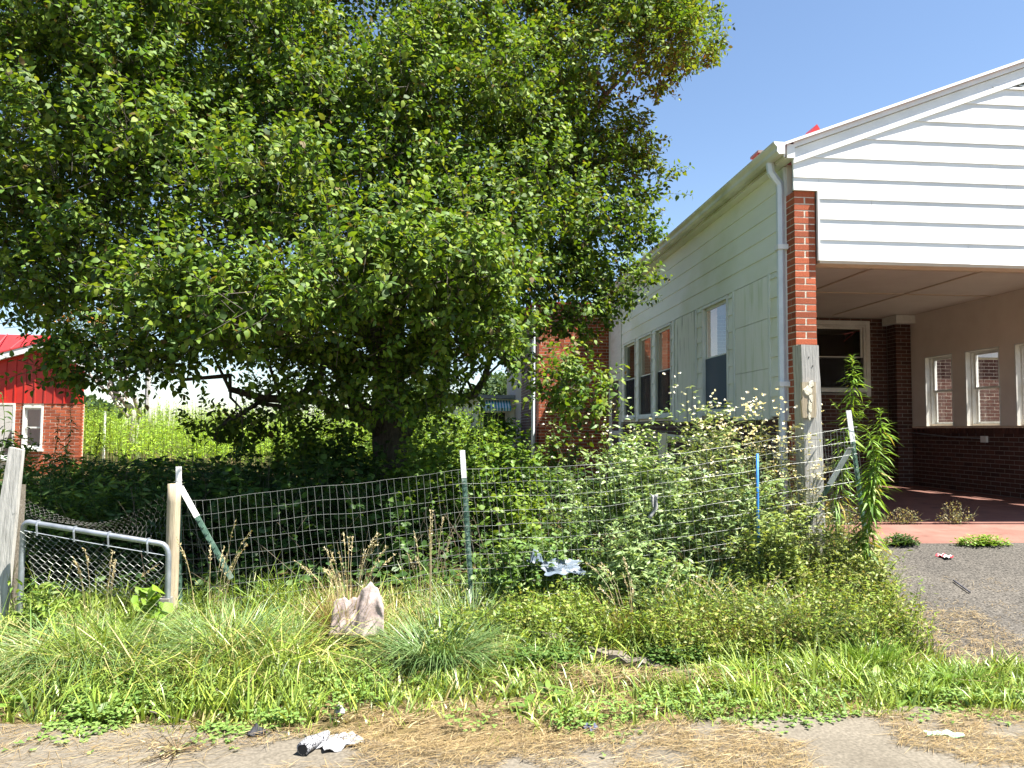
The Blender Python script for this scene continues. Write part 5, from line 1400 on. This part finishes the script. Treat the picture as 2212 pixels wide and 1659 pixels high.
# fine leafy weeds mixed through the verge (ragweed-like), one mass
acc = Acc()
def fine_weeds(n, xr, yr, h, cols, w, L=.022, th=.0):
    x = rng.uniform(*xr, n); y = rng.uniform(*yr, n)
    k = (pnoise(x * 1.9 + 2, y * 1.9) > th) & ~on_drive(x, y) & (y > g_lo(x))
    x, y = x[k], y[k]; n = len(x)
    B = np.stack([x, y, gz(x, y)], 1); hh = h * rng.uniform(.4, 1.1, n)
    T_ = B + np.concatenate([rng.normal(0, .05, (n, 2)), hh[:, None]], 1)
    acc.sticks(B, T_, .0018, .0008, cvar((.16, .18, .06), n))
    per = 13; i_ = np.repeat(np.arange(n), per); t = rng.uniform(.2, 1.02, n * per)
    P = B[i_] + (T_ - B)[i_] * t[:, None] + rng.normal(0, .012, (n * per, 3))
    m = len(P); LL = L * rng.uniform(.6, 1.3, m)
    acc.diamonds(P, rdir(m, -.2, .8), unit(UP + rng.normal(0, .5, (m, 3))), LL, LL * .45, cmix(cols, w, m, .18, .1))
YG_ = [(.20, .29, .04), (.26, .32, .055), (.14, .22, .035), (.31, .29, .09)]
fine_weeds(1500, (-.1, 1.6), (4.75, 5.7), .30, YG_, (3, 3, 2, .4), L=.036, th=-.4)
fine_weeds(1700, (1.3, 3.35), (4.6, 5.75), .38, YG_, (2, 3, 1, 1.2), L=.032, th=-.4)
fine_weeds(1300, (2.5, 3.6), (5.0, 6.4), .45, YG_, (2, 3, 1, 1.4), th=-.8)
fine_weeds(1800, (-4.2, -.2), (4.3, 5.5), .17, YG_, (3, 2, 2, .3), th=.0)
tag(acc.obj('verge_weeds', M['herb']), 'fine leaved yellow green weeds mixed through the verge grass', 'weeds', kind='stuff')

# clover patches by the pavement
acc = Acc()
def clover(n, xr, yr, rad, cols, w, th=.1, hh=.07):
    x = rng.uniform(*xr, n); y = rng.uniform(*yr, n) if yr else pav_edge(x) + rng.normal(.06, .13, n)
    k = pnoise(x * 3.1 + 1, y * 3.1) > th
    x, y = x[k], y[k]; n = len(x)
    z = np.maximum(gz(x, y), .022) + rng.uniform(.006, 1, n) * np.where(y < pav_edge(x), .02, hh)
    for q in range(3):
        a = q * 2.09 + rng.uniform(0, .6, n)
        d = np.stack([np.cos(a), np.sin(a), rng.normal(.1, .2, n)], 1)
        acc.leaves(np.stack([x, y, z], 1), d, unit(UP + rng.normal(0, .25, (n, 3))), rad * rng.uniform(.7, 1.2, n), rad * .9, cmix(cols, w, n, .15, .07), bend=.1, shape='round')
CL = [(.17, .28, .06), (.23, .34, .09), (.12, .21, .05)]
clover(5200, (-4.2, -.5), None, .017, CL, (3, 2, 1), th=.0)
clover(2500, (.0, 3.3), None, .016, CL, (3, 2, 1), th=.25)
clover(4500, (-.1, 1.7), (4.55, 5.0), .018, [(.08, .16, .03), (.13, .21, .05)], (1, 1), th=-.1, hh=.12)
clover(3000, (-4.2, -.3), (4.1, 4.9), .017, CL, (3, 2, 1), th=.15, hh=.1)
tag(acc.obj('clover', M['herb']), 'clover patches creeping over the pavement edge', 'clover', kind='stuff')

# loose dry straw on pavement, drive and verge
acc = Acc()
def straw(n, xr, yr, L, th, zoff=.006, w=.0024, fn=None):
    x = rng.uniform(*xr, n); y = rng.uniform(*yr, n)
    k = (pnoise(x * 2.1 + 4, y * 2.1 + 1) + .5 * pnoise(x * 7, y * 7) > th)
    if fn is not None: k &= fn(x, y)
    x, y = x[k], y[k]; n = len(x)
    od = on_drive(x, y)
    z = np.where(y < pav_edge(x), .021, gz(x, y) + np.where(od, .031, .0)) + zoff * rng.uniform(.2, 1.6, n)
    a = rng.normal(.35, .9, n); LL = L * rng.uniform(.3, 1.4, n)
    d = np.stack([np.cos(a), np.sin(a), np.where(od, .15, 0) * np.sin(a) + rng.normal(.02, .05, n)], 1)
    acc.diamonds(np.stack([x, y, z], 1) - d * LL[:, None] / 2, d, unit(UP + rng.normal(0, .3, (n, 3))), LL, w, cmix([(.34, .245, .115), (.24, .17, .08), (.42, .33, .18), (.14, .10, .055)], (3, 3, 1.5, 2), n, .2, .06))
straw(30000, (-.95, 1.15), (3.25, 4.15), .11, -.5, .02, fn=lambda x, y: rng.random(len(x)) < np.exp(-(((x - .1) / .62) ** 2 + ((y - 3.72) / .34) ** 2)) * 1.2)
straw(20000, (.6, 4.2), (3.2, 4.1), .12, -.15, .012)
straw(5000, (-3.2, 4.2), (3.2, 4.0), .20, -.3, .006, .0020)
straw(6000, (-3.4, 4.0), (3.6, 4.1), .07, -.4, .006, .0022)
straw(1200, (-3, 4), (3.2, 4.1), .16, .0, .008, .003)
straw(6000, (2.6, 5.0), (4.2, 6.5), .06, .0, .008, .0018, fn=on_drive)
straw(5000, (2.4, 3.7), (4.2, 5.2), .09, -.3, .02)
straw(9000, (-4.3, 3.2), (4.0, 5.5), .15, .05, .06, .0035)
straw(1500, (.65, 1.75), (4.28, 4.56), .16, -.9, .05, .0035)
tag(acc.obj('dry_straw', M['straw']), 'loose dry straw and mown thatch scattered on pavement and verge', 'straw', kind='stuff')

# broad-leaved weeds scattered through the verge
acc = Acc(); n = 260
x = rng.uniform(-4.0, 3.2, n); y = rng.uniform(3.95, 5.4, n)
k = (y > pav_edge(x)) & ~on_drive(x, y) & (pnoise(x * 2.7, y * 2.7 + 5) > .0); x, y = x[k], y[k]; n = len(x)
for q in range(9):
    a = q * .7 + rng.uniform(0, 6.28, n); el = rng.uniform(.2, 1.1, n)
    d = np.stack([np.cos(a), np.sin(a), el], 1); L = rng.uniform(.05, .13, n)
    acc.leaves(np.stack([x, y, gz(x, y) + rng.uniform(.0, .06, n)], 1), d, unit(UP + rng.normal(0, .3, (n, 3))), L, L * .42, cmix([(.14, .25, .04), (.20, .31, .06), (.11, .19, .04)], (2, 2, 1), n, .12, .06), bend=.5, shape='ovate', fold=.1)
tag(acc.obj('broadleaf_weeds', M['herb']), 'low broad leaved weeds dotted through the verge grass', 'weeds', kind='stuff')

# arching grass tufts
def tuft(name, label, px_, Y, n, h, r, cols, w, curl=(.3, 1.0), wd=.007, seed=None, z=None):
    x0 = at_ground(px_, Y); acc = Acc()
    a = rng.uniform(0, 6.28, n); rr = r * np.sqrt(rng.random(n))
    x = x0 + rr * np.cos(a); y = Y + rr * np.sin(a) * .7
    acc.blades(np.stack([x, y, gz(x, y)], 1), h * rng.uniform(.55, 1.15, n), wd * rng.uniform(.6, 1.2, n), a + rng.normal(0, .5, n), rng.uniform(.1, .6, n), rng.uniform(*curl, n), cmix(cols, w, n, .16, .08))
    if seed:                                     # flowering stalks with seed heads
        m, hs, sc_ = seed
        aa = rng.uniform(0, 6.28, m); B = np.stack([x0 + r * .6 * np.cos(aa), Y + r * .4 * np.sin(aa), gz(np.full(m, x0), np.full(m, Y))], 1)
        ho = np.stack([np.cos(aa), np.sin(aa) * .5, 0 * aa], 1) * rng.uniform(.05, .30, m)[:, None]
        H = hs * rng.uniform(.7, 1.1, m)
        prev = B
        for t in (.35, .65, .85, 1.0):
            q = B + ho * t ** 2.2 + UP * (H * (t - .12 * t ** 4))[:, None]
            acc.sticks(prev, q, .0016, .0012, cvar(sc_, m, .1, .05)); prev2 = prev; prev = q
        dv = unit(prev - prev2)
        for k in range(26):
            P = prev - dv * rng.uniform(0, .12, (m, 1)) + rng.normal(0, .003, (m, 3))
            acc.diamonds(P, unit(dv + rng.normal(0, .5, (m, 3))), rdir(m), .018, .006, cvar(sc_, m, .15, .06))
    return tag(acc.obj(name, M['grass']), label, 'grass tuft')
TG = [(.14, .23, .075), (.20, .29, .11), (.09, .16, .05), (.36, .33, .15)]
ST = [(.42, .31, .14), (.32, .22, .10), (.22, .21, .06)]
tuft('grass_tuft', 'big arching grass tuft right of the round gate post', 228, 4.95, 900, .50, .20, TG, (3, 3, 1, .6))
tuft('grass_tuft', 'dark arching grass tuft left of the middle fence post', 440, 4.75, 900, .44, .18, TG, (2, 2, 3, .3))
tuft('grass_tuft', 'flopped pale grass tuft in front of the chain link gate', 90, 4.85, 1000, .50, .30, TG, (3, 3, 1, 2), curl=(.6, 1.2))
tuft('grass_tuft', 'flopped grass tuft at the foot of the leaning grey board', 20, 4.9, 700, .45, .26, TG, (3, 3, 1, 2), curl=(.6, 1.2))
tuft('grass_tuft', 'upright grass tuft at the foot of the middle fence post', 470, 5.35, 420, .42, .12, TG, (3, 2, 2, .3), curl=(.1, .6))
tuft('dry_grass_tuft', 'brown dry grass tuft with pale seed heads beside the litter sack', 350, 5.15, 560, .46, .10, ST, (3, 2, 1), curl=(.0, .35), wd=.005, seed=(22, .78, (.50, .42, .24)))
tuft('dry_grass_tuft', 'thin seed stalks leaning left of the middle fence post', 432, 5.3, 120, .34, .12, TG, (1, 1, 1, 2), curl=(.1, .5), seed=(9, .95, (.48, .40, .24)))
tuft('dry_grass_tuft', 'thin dry seed stalks behind the diagonal fence brace', 212, 5.3, 120, .36, .14, TG, (1, 1, 1, 2), curl=(.1, .5), seed=(10, .85, (.48, .40, .22)))
tuft('dry_grass_tuft', 'single pale seed stalks standing before the chain link gate', 105, 5.15, 60, .3, .18, TG, (1, 1, 1, 2), seed=(8, .72, (.44, .36, .20)))
tuft('grass_tuft', 'tall blue green grass tuft below the aster bush', 690, 5.2, 320, .55, .16, TG, (3, 3, 1, .5), curl=(.1, .6), wd=.010)
tuft('grass_tuft', 'pale grass tuft left of the fence corner post base', 800, 4.95, 420, .42, .20, TG, (2, 3, 1, 1), curl=(.2, .7))
tuft('dry_grass_tuft', 'straw coloured dry tuft below the blue stake', 745, 5.0, 420, .38, .22, ST, (3, 2, 2), curl=(.2, .7), wd=.004, seed=(10, .5, (.48, .40, .24)))
tuft('dry_grass_tuft', 'straw coloured dry tuft before the white flowered bush', 640, 5.15, 300, .42, .2, ST, (3, 1, 2), curl=(.1, .5), wd=.004, seed=(14, .62, (.52, .44, .28)))
tuft('grass_tuft', 'bright green grass tuft at the driveway edge', 868, 4.55, 300, .24, .12, [(.15, .27, .03), (.19, .3, .04)], (1, 1), curl=(.1, .5))
tuft('grass_tuft', 'bright green grass tuft on the strip between driveway and pavement', 960, 4.2, 260, .17, .16, [(.15, .27, .03), (.19, .3, .04)], (1, 1), curl=(.1, .6))
# weeds along the apron joint
for i, (x, h, lab) in enumerate(((3.75, .16, 'small dry weed in the apron joint beside the pillar'), (4.15, .2, 'pale dry weed in the carport floor joint'), (4.75, .17, 'small pale weed growing from the carport floor joint'), (5.35, .24, 'tallest pale weed in the carport floor joint'))):
    acc = Acc(); n = 260
    d = rdir(n, .1, 1); P = np.array([x, 7.76, .49]) + d * np.array([.24, .03, h]) * rng.random((n, 1)) ** .5
    acc.diamonds(P, rdir(n, 0, 1), rdir(n, .2, 1), .03, .012, cmix([(.28, .27, .13), (.38, .33, .18), (.18, .2, .08)], (2, 2, 1), n))
    m = 24; B = np.tile([[x, 7.76, .485]], (m, 1)) + np.stack([rng.normal(0, .05, m), np.zeros(m), np.zeros(m)], 1)
    acc.sticks(B, B + rdir(m, .3, 1) * np.array([.24, .03, h]), .002, .001, cvar((.2, .18, .1), m))
    tag(acc.obj('joint_weed', M['herb']), lab, 'weed')
for (x, y, r, lab, cc) in ((4.0, 6.57, .18, 'flat dark weed at the foot of the apron', G_DARK), (4.75, 6.55, .30, 'bright green mat weed at the foot of the apron', [(.16, .28, .03), (.21, .32, .04)]), (5.6, 6.55, .25, 'broad leaved weed at the foot of the apron', G_SUN)):
    acc = Acc(); n = 900; d = rdir(n, .05, 1); P = np.array([x, y, float(gz(x, y)) + .03]) + d * np.array([r, .10, .10]) * rng.random((n, 1)) ** .7
    acc.leaves(P, rdir(n, -.1, .7), unit(UP + rng.normal(0, .4, (n, 3))), .035, .014, cmix(cc, [1] * len(cc), n)); tag(acc.obj('apron_weed', M['herb']), lab, 'weed')

# ================================================================== LITTER AND SMALL THINGS
def cloth(name, label, cat, cx_, cy_, w_, d_, mat, amp=.02, rot=0, z=.03, nx=16, ny_=12, lift=None, seed=1):
    """crumpled sheet lying on the ground, with thickness"""
    r = np.random.default_rng(seed); ph = r.uniform(0, 6.28, 12)
    g = Geo(); top_ = []
    for i in range(nx):
        for j in range(ny_):
            u = i / (nx - 1) - .5; v = j / (ny_ - 1) - .5
            edge = 1 + .12 * math.sin(5 * math.atan2(v, u) + ph[0]) + .07 * math.sin(9 * math.atan2(v, u) + ph[1])
            uu, vv = u * w_ * edge, v * d_ * edge
            h = amp * (math.sin(u * 9 + ph[2]) * math.sin(v * 8 + ph[3]) + .6 * math.sin(u * 17 + v * 11 + ph[4]) + .5 * math.sin(v * 21 - u * 6 + ph[5])) + amp * 1.2
            if lift: h += lift(u, v)
            x = cx_ + uu * math.cos(rot) - vv * math.sin(rot); y = cy_ + uu * math.sin(rot) + vv * math.cos(rot)
            top_.append((x, y, z + max(h, 0)))
    n = len(top_); g.v = top_ + [(x, y, q - .003) for x, y, q in top_]
    for i in range(nx - 1):
        for j in range(ny_ - 1):
            a, b, c, e = i * ny_ + j, (i + 1) * ny_ + j, (i + 1) * ny_ + j + 1, i * ny_ + j + 1
            g.f += [(a, b, c, e), (n + e, n + c, n + b, n + a)]
    return tag(g.obj(name, mat, smooth=True), label, cat)
# rolled white packet with speckled black print
M['print'] = rough_mat('speckled_print', [(.46, (.03, .03, .04)), (.50, (.34, .34, .35))], 130, detail=2, rough=.5, bump=0)
M['paper'] = rough_mat('white_film', [(.3, (.26, .26, .27)), (.7, (.36, .36, .37))], 9, rough=.4, bump=.5, dist=.02)
pk_ = empty('paper_packet', tuple(atZ(1000 / 3, 2215 / 3, .02))); tag(pk_, 'crumpled white packet with black speckled print lying on the pavement', 'litter')
a = atZ(908 / 3, 2248 / 3, .05); b = atZ(985 / 3, 2195 / 3, .05)
a[2] = .052; b[2] = .045
g = Geo(); pts = [tuple(a + (b - a) * t + np.array([0, .006 * math.sin(t * 5), .004 * math.sin(t * 7)])) for t in np.linspace(0, 1, 9)]
g.tube(pts, [.030, .029, .031, .028, .026, .027, .024, .020, .012], 14); o = g.obj('printed_roll', M['print'], pk_, smooth=True)
dn = unit(b - a); ca = a - dn * .002
g = Geo(); g.tube([tuple(ca), tuple(ca + dn * .001)], .024, 14); g.obj('shade_disc', M['black'], pk_)  # dark disc painted as the shaded hollow of the closed roll
cq = atZ(1015 / 3, 2225 / 3, .03)
fl_ = cloth('white_flap', None, None, cq[0], cq[1], .19, .15, M['paper'], .008, .5, .024, seed=5); fl_.parent = pk_; fl_.matrix_parent_inverse = Matrix.Translation(-pk_.location)
M['blackcloth'] = rough_mat('black_cloth', [(.3, (.012, .012, .016)), (.7, (.03, .03, .036))], 20, rough=.7, bump=.4)
q = atZ(770 / 3, 2200 / 3, .03)
cloth('black_rag', 'small crumpled black rag on the pavement', 'rag', q[0], q[1], .075, .05, M['blackcloth'], .010, .2, .022, 10, 8, lift=lambda u, v: .03 * max(0, 1 - 4 * (u * u + v * v)), seed=3)
q = atZ(1775 / 3, 2190 / 3, .03)
M['navy'] = rough_mat('navy_plastic', [(.3, (.03, .03, .06)), (.55, (.08, .09, .14)), (.7, (.3, .32, .38))], 30, rough=.4, bump=.4)
cloth('dark_wrapper', 'crumpled dark blue wrapper in the mown thatch', 'litter', q[0], q[1], .06, .06, M['navy'], .012, .7, .03, 10, 8, seed=8)
q = atZ(1018 / 3, 2125 / 3, .05)
M['greyp'] = rough_mat('grey_stone', [(.3, (.22, .21, .21)), (.7, (.34, .33, .32))], 20, rough=.8, bump=.4)
cloth('grey_stone', 'small rounded grey stone at the pavement edge', 'stone', q[0], q[1], .05, .04, M['greyp'], .003, 0, .03, 10, 8, lift=lambda u, v: .04 * max(0, 1 - 4 * (u * u + v * v)), seed=9)
M['mint'] = rough_mat('mint_plastic', [(.3, (.22, .50, .28)), (.7, (.34, .62, .38))], 12, rough=.45, bump=.3)
q = atZ(2835 / 3, 2202 / 3, .03)
cloth('green_scrap', 'torn mint green plastic scrap on the pavement', 'litter', q[0], q[1], .16, .055, M['mint'], .006, -.25, .024, 18, 8, seed=11)
M['redwhite'] = rough_mat('red_white_print', [(.47, (.60, .06, .08)), (.52, (.70, .70, .68))], 18, detail=2, rough=.45, bump=.2)
q = atZ(2838 / 3, 1743 / 3, .2)
cloth('wrapper', 'crumpled red and white wrapper on the driveway', 'litter', q[0], q[1], .085, .10, M['redwhite'], .010, .3, float(gz(q[0], q[1])) + .035, 12, 10, seed=12)
q0, q1 = atZ(2862 / 3, 1803 / 3, .15), atZ(2912 / 3, 1836 / 3, .12)
M['stickm'] = rough_mat('dark_stick', [(.3, (.05, .05, .07)), (.7, (.11, .11, .13))], 12, rough=.6, bump=.2)
tag(Geo().tube([(q0[0], q0[1], float(gz(q0[0], q0[1])) + .045), (q1[0], q1[1], float(gz(q1[0], q1[1])) + .045)], .006, 7).obj('dark_stick', M['stickm']), 'thin dark stick lying on the driveway', 'stick')
q0, q1 = atZ(450 / 3, 2146 / 3, .03), atZ(572 / 3, 2168 / 3, .03)
tag(Geo().tube([(q0[0], q0[1], .05), ((q0[0] + q1[0]) / 2, (q0[1] + q1[1]) / 2 + .01, .035), (q1[0], q1[1], .032)], [.005, .004, .003], 6).obj('twig', M['wood_dark']), 'dark bare twig lying on the pavement among clover', 'twig')
# dead uprooted weed on the pavement
acc = Acc(); c = np.array([*atZ(530 / 3, 2258 / 3, .02)[:2], .03]); m = 46
d = rdir(m, -.02, .45); e = c + d * rng.uniform(.06, .19, (m, 1)); e[:, 2] = np.maximum(e[:, 2], .026)
acc.sticks(np.tile(c, (m, 1)), e, .0022, .001, cvar((.16, .11, .06), m, .3, .1))
i_ = rng.integers(0, m, 160); e2 = e[i_] - d[i_] * rng.uniform(0, .1, (160, 1)); acc.diamonds(e2, rdir(160, -.1, .5), rdir(160, .2, 1), .03, .006, cmix([(.34, .25, .13), (.24, .2, .08)], (1, 1), 160))
tag(acc.obj('dead_weed', M['straw']), 'dry dead weed with dark root lying flat on the pavement', 'weed')
# pale feed sack standing in the grass
M['sack'] = rough_mat('faded_sack', [(.3, (.24, .18, .165)), (.7, (.34, .285, .265))], 7, rough=.7, bump=.5, dist=.02, stain=((.25, .22, .2), 9, .55, .7, (1, 1, 1)))
sa, sb = atY(1005 / 3, 1745 / 3, 5.02), atY(1150 / 3, 1860 / 3, 5.0)
g = Geo(); nx, nz2 = 30, 18
for i in range(nx):
    for j in range(nz2):
        u, v = i / (nx - 1), j / (nz2 - 1)             # v = 0 at the top
        prof_ = float(np.interp(u, [0, .12, .3, .48, .62, .74, .86, 1], [.62, .70, .66, .72, .92, 1.0, .88, .55]))
        x_ = sa[0] + (sb[0] - sa[0]) * (u + .10 * v * (u - .6))
        fold_ = .016 * math.sin((u - .74) * 19 * (1 - .4 * v)) * (.3 + v) + .005 * math.sin(u * 37 + v * 7) + .007 * math.sin(v * 11 + u * 9)
        g.v.append((x_, 5.0 + fold_ - .07 * v, sb[2] - .08 + (sa[2] - sb[2] + .08) * prof_ * (1 - v) + .006 * math.sin(u * 37)))
g.f = [(i * nz2 + j, (i + 1) * nz2 + j, (i + 1) * nz2 + j + 1, i * nz2 + j + 1) for i in range(nx - 1) for j in range(nz2 - 1)]
o = g.obj('feed_sack', M['sack'], smooth=True); o.modifiers.new('thick', 'SOLIDIFY').thickness = .004
tag(o, 'faded pink white plastic sack crumpled in dry grass', 'sack')
# pale blue litter behind the fence
M['paleblue'] = rough_mat('pale_blue_plastic', [(.3, (.08, .11, .15)), (.7, (.15, .18, .22))], 9, rough=.4, bump=.4)
q = atY(1660 / 3, 1650 / 3, 5.75)
cloth('blue_sheet', 'crumpled pale blue plastic sheet in the weeds behind the fence', 'litter', q[0] + .05, 5.66, .30, .16, M['paleblue'], .011, .1, q[2] - .16, 22, 14, lift=lambda u, v: .08 * (v + .5), seed=21)
q = atY(1608 / 3, 1668 / 3, 5.62)
cloth('clear_jug', 'small pale plastic jug scrap beside the blue sheet', 'litter', q[0], 5.63, .10, .08, M['paleblue'], .008, .4, q[2] - .05, 10, 8, lift=lambda u, v: .09 * max(0, 1 - 3.6 * (u * u + v * v)), seed=22)
# rag caught on the fence wire
M['rag'] = rough_mat('grey_rag', [(.3, (.20, .20, .20)), (.7, (.32, .32, .32))], 14, rough=.8, bump=.4)
q = atY(1958 / 3, 1512 / 3, 5.55)
g = Geo(); nx, nz2 = 9, 9
for i in range(nx):
    for j in range(nz2):
        u, v = i / (nx - 1) - .5, j / (nz2 - 1)
        wv = .026 * (1 - .5 * v) + .012 * math.sin(v * 9 + u * 4)
        g.v.append((q[0] + u * 2 * wv + .02 * math.sin(v * 4), 5.55 + .015 * math.sin(u * 9 + v * 6), q[2] + .06 - .17 * v + .03 * abs(u)))
g.f = [(i * nz2 + j, (i + 1) * nz2 + j, (i + 1) * nz2 + j + 1, i * nz2 + j + 1) for i in range(nx - 1) for j in range(nz2 - 1)]
o = g.obj('rag', M['rag'], smooth=True); o.modifiers.new('thick', 'SOLIDIFY').thickness = .004
tag(o, 'grey rag caught on the fence wire in the aster bush', 'rag')
# old rotten timber edging half buried in the verge
ta, tb_ = atZ(1585 / 3, 1925 / 3, .06), atZ(2090 / 3, 2010 / 3, .06)
g = Geo(); N_ = 16
dv = np.array([tb_[0] - ta[0], tb_[1] - ta[1]]); Lh = np.linalg.norm(dv); dv /= Lh; nv_ = np.array([-dv[1], dv[0]])
for i in range(N_ + 1):
    t = i / N_; c = np.array(ta[:2]) + dv * Lh * t
    hgt = .115 * (1 - .45 * t) + rng.normal(0, .008)
    for (o_, zz) in ((-.02, -.02), (.045, -.02), (.045 + rng.normal(0, .006), hgt), (-.02 + rng.normal(0, .006), hgt - .01)):
        g.v.append((c[0] + nv_[0] * o_, c[1] + nv_[1] * o_, float(gz(c[0], c[1])) + zz))
for i in range(N_):
    for k in range(4): g.f.append((i * 4 + k, i * 4 + (k + 1) % 4, i * 4 + 4 + (k + 1) % 4, i * 4 + 4 + k))
g.f += [(3, 2, 1, 0), tuple(N_ * 4 + k for k in range(4))]
tag(g.obj('timber_edging', M['wood_dark']), 'dark rotten timber edging half buried in straw on the verge', 'timber')
